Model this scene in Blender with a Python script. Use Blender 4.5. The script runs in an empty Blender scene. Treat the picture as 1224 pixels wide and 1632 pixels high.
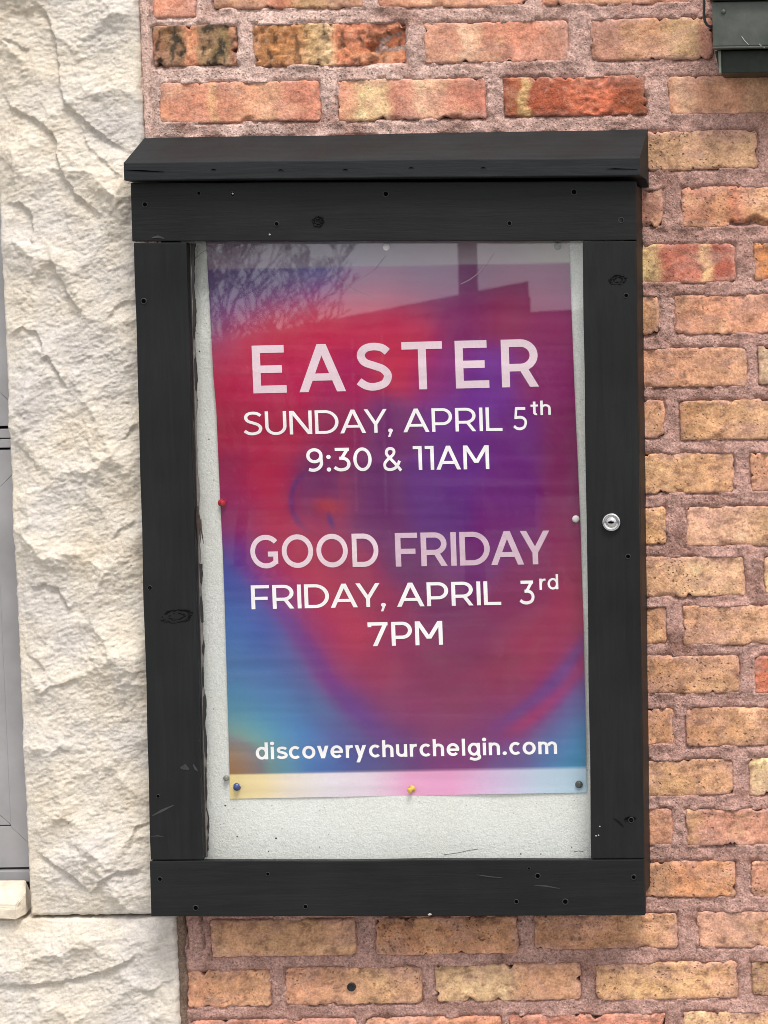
import bpy, bmesh, math, random
import numpy as np
from mathutils import Matrix, Vector

scn = bpy.context.scene
COL = scn.collection

# ------------------------------------------------------------------ camera
F, PX, PY = 3500.0, 1562.0, 816.0          # focal length and principal point, in pixels of the 1224 x 1632 frame
S = 0.00088                                # metres per pixel on the wall plane
D = F * S
CAM = Vector(((PX - 612) * S, -D, 1.62))
PITCH, ROLL = math.radians(-3.75), -0.015
RC = Matrix.Rotation(math.pi / 2 + PITCH, 3, 'X') @ Matrix.Rotation(ROLL, 3, 'Z')
cd = bpy.data.cameras.new('camera')
cam = bpy.data.objects.new('camera', cd)
COL.objects.link(cam)
cam.matrix_world = Matrix.Translation(CAM) @ RC.to_4x4()
cd.sensor_width = 36.0
cd.lens = F / 1632 * 36
cd.shift_x = (612 - PX) / 1632
cd.shift_y = (PY - 816) / 1632
cd.clip_start, cd.clip_end = 0.05, 2000
cd.dof.use_dof = True; cd.dof.focus_distance = D - .05; cd.dof.aperture_fstop = 16.0
scn.camera = cam

# ------------------------------------------------------------------ light
SUN_EL, SUN_AZ = math.radians(61), math.radians(26)      # azimuth: to the right of straight out from the wall
w = bpy.data.worlds.new('World'); scn.world = w; w.use_nodes = True
nt = w.node_tree
bg = nt.nodes['Background']; bg.inputs['Strength'].default_value = 0.11
sky = nt.nodes.new('ShaderNodeTexSky'); sky.sky_type = 'NISHITA'; sky.sun_disc = False
sky.sun_elevation = SUN_EL; sky.sun_rotation = math.pi - SUN_AZ
sky.air_density = 1.0; sky.dust_density = 6.0; sky.ozone_density = 1.0
hs = nt.nodes.new('ShaderNodeHueSaturation'); hs.inputs['Saturation'].default_value = 0.22
nt.links.new(sky.outputs[0], hs.inputs['Color'])
# a high even cloud sheet over most of the blue
tcw = nt.nodes.new('ShaderNodeTexCoord'); cn = nt.nodes.new('ShaderNodeTexNoise')
cn.inputs['Scale'].default_value = 2.5; cn.inputs['Detail'].default_value = 5
nt.links.new(tcw.outputs['Generated'], cn.inputs['Vector'])
cr = nt.nodes.new('ShaderNodeValToRGB'); cr.color_ramp.elements[0].position = .3; cr.color_ramp.elements[1].position = .7
cr.color_ramp.elements[0].color = (.80, .82, .86, 1); cr.color_ramp.elements[1].color = (1, 1, 1, 1)
nt.links.new(cn.outputs['Fac'], cr.inputs[0])
cs = nt.nodes.new('ShaderNodeVectorMath'); cs.operation = 'SCALE'; cs.inputs['Scale'].default_value = 9.5
nt.links.new(cr.outputs[0], cs.inputs[0])
cm = nt.nodes.new('ShaderNodeMix'); cm.data_type = 'RGBA'; cm.inputs[0].default_value = .72
nt.links.new(hs.outputs[0], cm.inputs[6]); nt.links.new(cs.outputs[0], cm.inputs[7]); nt.links.new(cm.outputs[2], bg.inputs['Color'])
sl = bpy.data.lights.new('sun', 'SUN'); sl.energy = 2.4; sl.angle = math.radians(20); sl.color = (1, .955, .9)
sun = bpy.data.objects.new('sun', sl); COL.objects.link(sun)
sdir = Vector((math.sin(SUN_AZ) * math.cos(SUN_EL), -math.cos(SUN_AZ) * math.cos(SUN_EL), math.sin(SUN_EL)))
sun.rotation_euler = sdir.to_track_quat('Z', 'Y').to_euler(); sun.location = (2, -4, 6)
vs = scn.view_settings
vs.view_transform = 'Standard'; vs.look = 'None'; vs.gamma = 1; vs.use_curve_mapping = False
vs.exposure = 0.69
scn.render.engine = 'CYCLES'
scn.cycles.use_denoising = True; scn.cycles.denoising_prefilter = 'ACCURATE'; scn.cycles.filter_width = .9
scn.cycles.max_bounces = 8; scn.cycles.transparent_max_bounces = 12


def ray(px, py):
    return (RC @ Vector(((px - PX) / F, -(py - PY) / F, -1.0))).normalized()


def at(px, py, y=0.0):
    """the point at depth y in front of the wall that the photograph shows at this pixel"""
    d = ray(px, py)
    return CAM + d * ((y - CAM.y) / d.y)


def lin(c):
    return tuple(((v / 255) / 12.92 if v <= 10 else ((v / 255 + .055) / 1.055) ** 2.4) for v in c)


# ------------------------------------------------------------------ noise
def hash2(ix, iy, seed):
    n = (ix * 374761393 + iy * 668265263 + seed * 974634777) & 0xffffffff
    n = ((n ^ (n >> 13)) * 1274126177) & 0xffffffff
    n = n ^ (n >> 16)
    return (n & 0xffff) / 65535.0


def vnoise(x, y, seed=0):
    x = np.asarray(x, float); y = np.asarray(y, float)
    xi = np.floor(x).astype(np.int64); yi = np.floor(y).astype(np.int64)
    fx = x - xi; fy = y - yi
    ux = fx * fx * fx * (fx * (fx * 6 - 15) + 10); uy = fy * fy * fy * (fy * (fy * 6 - 15) + 10)

    def g(dx, dy):
        a = hash2(xi + dx, yi + dy, seed) * 2 * math.pi
        return np.cos(a) * (fx - dx) + np.sin(a) * (fy - dy)
    a = g(0, 0) * (1 - ux) + g(1, 0) * ux
    b = g(0, 1) * (1 - ux) + g(1, 1) * ux
    return (a * (1 - uy) + b * uy) * 1.5


def fbm(x, y, seed=0, oct=4, gain=.5):
    t = 0; a = 1.0
    for o in range(oct):
        t = t + a * vnoise(x * 2 ** o, y * 2 ** o, seed + o * 17)
        a *= gain
    return t


# ------------------------------------------------------------------ objects
WM = {}


def parent_to(o, parent, M):
    WM[o.name] = M
    if parent is not None:
        o.parent = parent
        o.matrix_parent_inverse = Matrix.Identity(4)
        o.matrix_local = WM[parent.name].inverted() @ M
    else:
        o.matrix_world = M


def tag(o, label=None, cat=None, group=None, kind=None):
    for k, v in (('label', label), ('category', cat), ('group', group), ('kind', kind)):
        if v: o[k] = v
    return o


def empty(name, loc, label=None, cat=None, group=None, kind=None, rot=None):
    o = bpy.data.objects.new(name, None); COL.objects.link(o); o.empty_display_size = .05
    M = Matrix.Translation(Vector(loc))
    if rot is not None: M = M @ rot.to_4x4()
    parent_to(o, None, M)
    return tag(o, label, cat, group, kind)


def link_mesh(name, me, mat, parent=None, M=None, smooth=False):
    if mat is not None: me.materials.append(mat)
    if smooth: me.polygons.foreach_set('use_smooth', [True] * len(me.polygons))
    o = bpy.data.objects.new(name, me); COL.objects.link(o)
    parent_to(o, parent, M if M is not None else Matrix.Identity(4))
    return o


def mk(name, verts, faces, mat, parent=None, frame=None, smooth=False, col=None, pivot=None):
    """one mesh from world (or frame) coordinates, with its origin at its own centre"""
    v = np.asarray(verts, float)
    c = (v.min(0) + v.max(0)) / 2 if pivot is None else np.asarray(pivot, float)
    me = bpy.data.meshes.new(name)
    me.from_pydata((v - c).tolist(), [], [tuple(int(i) for i in f) for f in faces])
    if col is not None: set_col(me, col)
    M = Matrix.Translation(Vector(c))
    if frame is not None: M = frame @ M
    return link_mesh(name, me, mat, parent, M, smooth)


def set_col(me, col):
    a = me.attributes.new('col', 'FLOAT_COLOR', 'POINT')
    col = np.asarray(col)
    c = np.ones((len(me.vertices), 4), np.float32); c[:, :col.shape[1]] = col
    a.data.foreach_set('color', c.ravel())


def grid_mesh(name, P, mat, parent=None, col=None, smooth=True, flip=False):
    """P: (rows, cols, 3) world points"""
    r, c, _ = P.shape
    me = bpy.data.meshes.new(name)
    v = P.reshape(-1, 3); cen = (v.min(0) + v.max(0)) / 2
    idx = np.arange(r * c).reshape(r, c)
    q = np.stack([idx[:-1, :-1], idx[:-1, 1:], idx[1:, 1:], idx[1:, :-1]], -1).reshape(-1, 4)
    if flip: q = q[:, ::-1]
    me.vertices.add(len(v)); me.vertices.foreach_set('co', (v - cen).astype(np.float32).ravel())
    me.loops.add(q.size); me.loops.foreach_set('vertex_index', q.astype(np.int32).ravel())
    me.polygons.add(len(q))
    me.polygons.foreach_set('loop_start', np.arange(0, q.size, 4, dtype=np.int32))
    me.polygons.foreach_set('loop_total', np.full(len(q), 4, np.int32))
    me.update(calc_edges=True)
    if col is not None: set_col(me, col.reshape(-1, 3))
    return link_mesh(name, me, mat, parent, Matrix.Translation(Vector(cen)), smooth)


def box_bm(bm, x0, x1, y0, y1, z0, z1):
    vs_ = [bm.verts.new((x, y, z)) for x in (x0, x1) for y in (y0, y1) for z in (z0, z1)]
    for f in ((0, 1, 3, 2), (4, 6, 7, 5), (0, 4, 5, 1), (2, 3, 7, 6), (0, 2, 6, 4), (1, 5, 7, 3)):
        bm.faces.new([vs_[i] for i in f])


def bm_obj(name, bm, mat, parent=None, frame=None, smooth=False, bevel=0, seg=2, loc=None):
    if bevel:
        bmesh.ops.bevel(bm, geom=bm.edges[:], offset=bevel, segments=seg, affect='EDGES', profile=.6)
    bmesh.ops.recalc_face_normals(bm, faces=bm.faces[:])
    me = bpy.data.meshes.new(name)
    co = np.array([v.co for v in bm.verts]); c = Vector((co.min(0) + co.max(0)) / 2)
    if loc is not None: c = Vector(loc)
    for v in bm.verts: v.co -= c
    bm.to_mesh(me); bm.free()
    M = Matrix.Translation(c)
    if frame is not None: M = frame @ M
    return link_mesh(name, me, mat, parent, M, smooth)


def board(name, x0, x1, y0, y1, z0, z1, mat, parent, frame=None, bevel=.0014, warp=0.0, seed=0, cut=24):
    """a planed board: softened arrises, a little warp along its length"""
    bm = bmesh.new(); box_bm(bm, x0, x1, y0, y1, z0, z1)
    bmesh.ops.bevel(bm, geom=bm.edges[:], offset=bevel, segments=2, affect='EDGES', profile=.6)
    long_x = (x1 - x0) > (z1 - z0)
    n = (1, 0, 0) if long_x else (0, 0, 1)
    a, b = (x0, x1) if long_x else (z0, z1)
    for i in range(1, cut):
        p = a + (b - a) * i / cut
        co = (p, 0, 0) if long_x else (0, 0, p)
        bmesh.ops.bisect_plane(bm, geom=bm.verts[:] + bm.edges[:] + bm.faces[:], plane_co=co, plane_no=n)
    if warp:
        for v in bm.verts:
            t = v.co.x if long_x else v.co.z
            d = float(vnoise(t * 5, seed * 3.1, 5)) * warp + float(vnoise(t * 28, seed * 7.7, 9)) * warp * .35
            e = float(vnoise(t * 9, seed * 5.3 + (7 if (v.co.z if long_x else v.co.x) > ((z0 + z1) / 2 if long_x else (x0 + x1) / 2) else 0), 3)) * warp
            v.co.y += d
            if long_x: v.co.z += e
            else: v.co.x += e
    return bm_obj(name, bm, mat, parent, frame)


def lathe(bm, prof, cx, cy, cz, axis='Y', n=20):
    """prof: (radius, height along the axis)"""
    rings = []
    for r, h in prof:
        ring = []
        for i in range(n):
            a = 2 * math.pi * i / n
            if axis == 'Y': p = (cx + r * math.cos(a), cy + h, cz + r * math.sin(a))
            else: p = (cx + r * math.cos(a), cy + r * math.sin(a), cz + h)
            ring.append(bm.verts.new(p))
        rings.append(ring)
    for a, b in zip(rings[:-1], rings[1:]):
        for i in range(n):
            bm.faces.new((a[i], a[(i + 1) % n], b[(i + 1) % n], b[i]))
    bm.faces.new(rings[0]); bm.faces.new(rings[-1])


def tube(bm, pts, rad, n=6):
    rings = []
    pts = [Vector(p) for p in pts]
    for i, p in enumerate(pts):
        t = (pts[min(i + 1, len(pts) - 1)] - pts[max(i - 1, 0)]).normalized()
        u = t.orthogonal().normalized() if i == 0 else (u - t * u.dot(t)).normalized()
        v = t.cross(u)
        r = rad[i] if isinstance(rad, (list, tuple)) else rad
        rings.append([bm.verts.new(p + (u * math.cos(2 * math.pi * k / n) + v * math.sin(2 * math.pi * k / n)) * r) for k in range(n)])
    for a, b in zip(rings[:-1], rings[1:]):
        for k in range(n):
            bm.faces.new((a[k], a[(k + 1) % n], b[(k + 1) % n], b[k]))
    bm.faces.new(rings[0][::-1]); bm.faces.new(rings[-1])


# ------------------------------------------------------------------ materials
class N:
    def __init__(self, name):
        self.m = bpy.data.materials.new(name); self.m.use_nodes = True
        self.t = self.m.node_tree; self.b = self.t.nodes['Principled BSDF']
        self.out = self.t.nodes['Material Output']

    def n(self, typ, **kw):
        x = self.t.nodes.new(typ)
        for k, v in kw.items():
            if k.startswith('i_'):
                key = k[2:]
                x.inputs[int(key) if key.isdigit() else key.replace('_', ' ')].default_value = v
            else: setattr(x, k, v)
        return x

    def l(self, a, b): self.t.links.new(a, b)

    def pos(self, scale=(1, 1, 1), obj=False):
        g = self.n('ShaderNodeTexCoord') if obj else self.n('ShaderNodeNewGeometry')
        mp = self.n('ShaderNodeMapping'); mp.inputs['Scale'].default_value = scale
        self.l(g.outputs['Object' if obj else 'Position'], mp.inputs['Vector'])
        return mp.outputs[0]

    def noise(self, vec, scale, detail=4, rough=.55, dist=0.0):
        x = self.n('ShaderNodeTexNoise'); x.inputs['Scale'].default_value = scale
        x.inputs['Detail'].default_value = detail; x.inputs['Roughness'].default_value = rough
        x.inputs['Distortion'].default_value = dist
        self.l(vec, x.inputs['Vector']); return x.outputs['Fac']

    def vor(self, vec, scale):
        x = self.n('ShaderNodeTexVoronoi'); x.inputs['Scale'].default_value = scale
        self.l(vec, x.inputs['Vector']); return x.outputs['Distance'], x.outputs['Color']

    def ramp(self, fac, stops, interp='LINEAR'):
        x = self.n('ShaderNodeValToRGB'); x.color_ramp.interpolation = interp
        e = x.color_ramp.elements
        while len(e) < len(stops): e.new(.5)
        for el, (p, c) in zip(e, stops):
            el.position = p; el.color = (c, c, c, 1) if not hasattr(c, '__len__') else (*c, 1)
        self.l(fac, x.inputs[0]); return x.outputs[0]

    def mix(self, fac, a, b, blend='MIX'):
        x = self.n('ShaderNodeMix', data_type='RGBA', blend_type=blend)
        for s, i in ((fac, 0), (a, 6), (b, 7)):
            if isinstance(s, (int, float)): x.inputs[i].default_value = s
            elif isinstance(s, tuple): x.inputs[i].default_value = (*s, 1)
            else: self.l(s, x.inputs[i])
        return x.outputs[2]

    def math(self, op, a, b=0.0, clamp=False):
        x = self.n('ShaderNodeMath', operation=op, use_clamp=clamp)
        for s, i in ((a, 0), (b, 1)):
            if isinstance(s, (int, float)): x.inputs[i].default_value = s
            else: self.l(s, x.inputs[i])
        return x.outputs[0]

    def attr(self, name='col', out='Color'):
        x = self.n('ShaderNodeAttribute', attribute_name=name); return x.outputs[out]

    def bump(self, h, strength=.5, dist=.002):
        x = self.n('ShaderNodeBump'); x.inputs['Strength'].default_value = strength; x.inputs['Distance'].default_value = dist
        self.l(h, x.inputs['Height']); self.l(x.outputs[0], self.b.inputs['Normal'])

    def base(self, c):
        if isinstance(c, tuple): self.b.inputs['Base Color'].default_value = (*c, 1)
        else: self.l(c, self.b.inputs['Base Color'])

    def set(self, rough=.6, metal=0.0, spec=.5):
        self.b.inputs['Roughness'].default_value = rough; self.b.inputs['Metallic'].default_value = metal
        self.b.inputs['Specular IOR Level'].default_value = spec
        return self.m


def mat_brick():
    k = N('fired clay'); p = k.pos()
    c = k.attr()
    n1 = k.noise(p, 38, 5, .6); n2 = k.noise(p, 300, 3, .7); n3 = k.noise(p, 110, 4, .65)
    c = k.mix(1.0, c, k.ramp(n1, [(.3, .72), (.7, 1.22)]), 'MULTIPLY')
    c = k.mix(1.0, c, k.ramp(n2, [(.32, .70), (.68, 1.27)]), 'MULTIPLY')
    c = k.mix(k.ramp(n3, [(.56, 0.0), (.72, .55)]), c, k.mix(.6, c, (.60, .43, .31)))
    wn = k.n('ShaderNodeTexNoise'); wn.inputs['Scale'].default_value = 160; k.l(p, wn.inputs['Vector'])
    wv = k.n('ShaderNodeVectorMath', operation='MULTIPLY_ADD'); k.l(wn.outputs['Color'], wv.inputs[0]); wv.inputs[1].default_value = (.006,) * 3; k.l(p, wv.inputs[2])
    pw = wv.outputs[0]
    d, rc = k.vor(pw, 230)
    pit = k.math('MULTIPLY', k.ramp(d, [(.14, 1.0), (.34, 0.0)]), k.ramp(rc, [(.50, 0.0), (.56, 1.0)]))
    pit = k.math('MULTIPLY', pit, k.ramp(k.noise(p, 22, 3, .6), [(.42, .1), (.60, 1.0)]))
    d2, rc2 = k.vor(pw, 105)
    pit2 = k.math('MULTIPLY', k.ramp(d2, [(.08, 1.0), (.24, 0.0)]), k.ramp(rc2, [(.74, 0.0), (.78, 1.0)]))
    pit = k.math('MAXIMUM', pit, pit2)
    pit = k.math('MULTIPLY', pit, k.attr(out='Alpha'))
    c = k.mix(k.math('MULTIPLY', pit, .60), c, (.075, .042, .03))
    k.base(c)
    h = k.math('ADD', k.math('MULTIPLY', n2, .5), k.math('MULTIPLY', n3, .8))
    h = k.math('SUBTRACT', h, k.math('MULTIPLY', pit, 1.2))
    k.bump(h, .85, .0018)
    return k.set(.88, 0, .25)


def mat_mortar():
    k = N('sandy mortar'); p = k.pos()
    c = k.attr()
    n1 = k.noise(p, 45, 5, .65); n2 = k.noise(p, 330, 3, .75)
    c = k.mix(1.0, c, k.ramp(n1, [(.3, .66), (.68, 1.28)]), 'MULTIPLY')
    c = k.mix(1.0, c, k.ramp(n2, [(.3, .5), (.7, 1.5)]), 'MULTIPLY')
    d, rc = k.vor(p, 260)
    gr = k.math('MULTIPLY', k.ramp(d, [(.2, 1.0), (.4, 0.0)]), k.ramp(rc, [(.72, 0.0), (.76, 1.0)]))
    c = k.mix(k.math('MULTIPLY', gr, .5), c, (.46, .36, .31))
    d2, rc2 = k.vor(p, 170)
    dk = k.math('MULTIPLY', k.ramp(d2, [(.15, 1.0), (.35, 0.0)]), k.ramp(rc2, [(.72, 0.0), (.76, 1.0)]))
    c = k.mix(k.math('MULTIPLY', dk, .45), c, (.07, .045, .04))
    k.base(c)
    h = k.math('ADD', k.math('MULTIPLY', n2, .9), k.math('MULTIPLY', gr, .6))
    h = k.math('SUBTRACT', h, k.math('MULTIPLY', dk, .35))
    k.bump(h, .9, .0024)
    return k.set(.95, 0, .15)


def mat_stone():
    k = N('rock faced limestone'); p = k.pos(); pa = k.pos((1, 1, 2.2))
    n1 = k.noise(p, 7, 5, .6); n2 = k.noise(pa, 60, 6, .68, .6); n3 = k.noise(p, 260, 3, .7)
    c = k.ramp(n1, [(.32, (.47, .435, .415)), (.46, (.54, .495, .445)), (.58, (.565, .505, .425)), (.70, (.51, .435, .345))])
    c = k.mix(1.0, c, k.ramp(n2, [(.32, .82), (.6, 1.05)]), 'MULTIPLY')
    c = k.mix(1.0, c, k.ramp(n3, [(.3, .84), (.7, 1.10)]), 'MULTIPLY')
    d, rc = k.vor(p, 55)
    sp = k.math('MULTIPLY', k.ramp(d, [(.05, 1.0), (.09, 0.0)]), k.ramp(rc, [(.86, 0.0), (.88, 1.0)]))
    c = k.mix(k.math('MULTIPLY', sp, .65), c, (.14, .11, .09))
    k.base(c)
    h = k.math('ADD', k.math('MULTIPLY', n2, .8), k.math('MULTIPLY', n3, .6))
    k.bump(h, .5, .0022)
    return k.set(.9, 0, .2)


def mat_paint(name, axis, base=(.0070, .0075, .0080), rough=.54):
    """black stain on softwood, grain running along the given axis"""
    k = N(name)
    sc = {'X': (6, 90, 90), 'Z': (90, 90, 6)}[axis]
    g = k.noise(k.pos(sc), 1.0, 5, .6, 1.2)
    f = k.noise(k.pos(tuple(s * 4 for s in sc)), 1.0, 3, .6)
    n = k.noise(k.pos(), 9, 4, .6)
    c = k.mix(1.0, base, k.ramp(g, [(.3, .8), (.7, 1.25)]), 'MULTIPLY')
    c = k.mix(1.0, c, k.ramp(n, [(.3, .85), (.72, 1.3)]), 'MULTIPLY')
    # rubbed, dusty patches and pale specks where the stain has chipped
    dust = k.noise(k.pos(tuple(s * .35 for s in sc)), 1.4, 6, .7)
    c = k.mix(k.ramp(dust, [(.64, 0.0), (.84, .12)]), c, (.06, .06, .06))
    d, rc = k.vor(k.pos(), 75)
    ch = k.math('MULTIPLY', k.ramp(d, [(.045, 1.0), (.07, 0.0)]), k.ramp(rc, [(.955, 0.0), (.96, 1.0)]))
    c = k.mix(k.math('MULTIPLY', ch, .8), c, (.45, .44, .42))
    k.base(c)
    k.bump(k.math('ADD', g, k.math('MULTIPLY', f, .6)), .4, .0011)
    k.l(k.ramp(n, [(.3, rough - .06), (.7, rough + .12)]), k.b.inputs['Roughness'])
    k.b.inputs['Specular IOR Level'].default_value = .20
    return k.m


def mat_board():
    k = N('whitewashed fibreboard'); p = k.pos()
    n1 = k.noise(p, 6, 4, .6); n2 = k.noise(p, 420, 3, .75); n3 = k.noise(p, 170, 3, .6)
    c = k.ramp(n1, [(.3, (.72, .72, .68)), (.7, (.785, .795, .78))])
    c = k.mix(1.0, c, k.ramp(n2, [(.28, .82), (.6, 1.05)]), 'MULTIPLY')
    d, rc = k.vor(p, 150)
    sp = k.math('MULTIPLY', k.ramp(d, [(.08, 1.0), (.16, 0.0)]), k.ramp(rc, [(.86, 0.0), (.88, 1.0)]))
    c = k.mix(k.math('MULTIPLY', sp, .6), c, (.14, .14, .12))
    k.base(c)
    k.bump(k.math('ADD', n2, n3), .7, .0012)
    return k.set(.9, 0, .2)


def mat_print():
    k = N('printed paper'); p = k.pos()
    c = k.attr()
    n = k.noise(p, 900, 2, .7)
    c = k.mix(1.0, c, k.ramp(n, [(.25, .84), (.75, 1.14)]), 'MULTIPLY')
    st = k.noise(k.pos((2.2, 1, 60)), 1.0, 4, .6)
    c = k.mix(k.ramp(st, [(.55, 0.0), (.85, .05)]), c, (.55, .45, .52))
    k.base(c)
    return k.set(.42, 0, .3)


def mat_plain(name, c, rough=.6, metal=0.0, spec=.5, mott=.12, scale=60, bump=0.0):
    k = N(name)
    n = k.noise(k.pos(), scale, 4, .6)
    k.base(k.mix(1.0, c, k.ramp(n, [(.3, 1 - mott), (.7, 1 + mott)]), 'MULTIPLY'))
    if bump: k.bump(n, bump, .002)
    return k.set(rough, metal, spec)


def mat_glass():
    k = N('window glass')
    k.t.nodes.remove(k.b)
    lw = k.n('ShaderNodeLayerWeight'); lw.inputs['Blend'].default_value = .5
    f = k.math('ADD', k.math('MULTIPLY', k.math('POWER', lw.outputs['Facing'], 5.0), .95), .063)
    tr = k.n('ShaderNodeBsdfTransparent'); tr.inputs[0].default_value = (.985, .99, .985, 1)
    gl = k.n('ShaderNodeBsdfGlossy'); gl.inputs['Roughness'].default_value = .0
    ms = k.n('ShaderNodeMixShader')
    k.l(f, ms.inputs[0]); k.l(tr.outputs[0], ms.inputs[1]); k.l(gl.outputs[0], ms.inputs[2])
    df = k.n('ShaderNodeBsdfDiffuse'); df.inputs[0].default_value = (.62, .61, .58, 1)
    m2 = k.n('ShaderNodeMixShader')
    sm = k.noise(k.pos((1.4, 1, .8)), 7, 6, .65, 1.5); fine = k.noise(k.pos(), 240, 2, .6)
    film = k.math('ADD', k.math('MULTIPLY', k.ramp(sm, [(.42, 0.0), (.75, 1.0)]), .014), k.math('MULTIPLY', k.ramp(fine, [(.62, 0.0), (.74, 1.0)]), .03))
    k.l(film, m2.inputs[0]); k.l(ms.outputs[0], m2.inputs[1]); k.l(df.outputs[0], m2.inputs[2])
    k.l(m2.outputs[0], k.out.inputs['Surface'])
    return k.m


def mat_green_metal():
    k = N('weathered green enamel'); p = k.pos()
    n1 = k.noise(p, 26, 5, .65); n2 = k.noise(k.pos((160, 30, 18)), 1, 4, .6)
    c = k.ramp(n1, [(.3, (.038, .045, .036)), (.6, (.068, .076, .064)), (.8, (.085, .088, .078))])
    c = k.mix(k.ramp(n2, [(.62, 0.0), (.8, .45)]), c, (.20, .22, .18))
    k.base(c); k.bump(n1, .15, .001)
    k.l(k.ramp(n1, [(.3, .34), (.7, .55)]), k.b.inputs['Roughness'])
    k.b.inputs['Metallic'].default_value = .25
    return k.m


M_BRICK, M_MORTAR, M_STONE = mat_brick(), mat_mortar(), mat_stone()
M_BX, M_BZ = mat_paint('black stained wood along', 'X'), mat_paint('black stained wood upright', 'Z')
M_CASE = mat_plain('dark brown case wood', (.014, .0095, .0082), .6, spec=.3, bump=.2)
M_BOARD, M_PRINT, M_GLASS, M_GREEN = mat_board(), mat_print(), mat_glass(), mat_green_metal()
M_WHITE = mat_plain('white ink', (.87, .84, .86), .5, spec=.25, mott=.02)
M_PINKINK = mat_plain('pale pink ink', (.74, .58, .655), .5, spec=.25, mott=.04, scale=300)
M_VINYL = mat_plain('grey powder coat', (.27, .262, .268), .42, mott=.16, scale=11)
M_GAP = mat_plain('black gasket', (.008, .007, .007), .7)
M_HOLE = mat_plain('black hole', (.002, .002, .002), 1.0, spec=0.0)
M_SCREW = mat_plain('dark steel screw', (.022, .023, .024), .6, spec=.25)
M_CHROME = mat_plain('chrome', (.52, .52, .53), .2, 1.0, mott=.05)
M_RAW = mat_plain('bare splintered wood', (.045, .030, .024), .8, mott=.4, scale=200, bump=.4)
M_CAULK = mat_plain('grey sealant', (.105, .095, .088), .7, mott=.3, scale=120, bump=.3)
M_SILL = mat_plain('sawn limestone', (.53, .46, .37), .9, mott=.2, scale=70, bump=.7)

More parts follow.
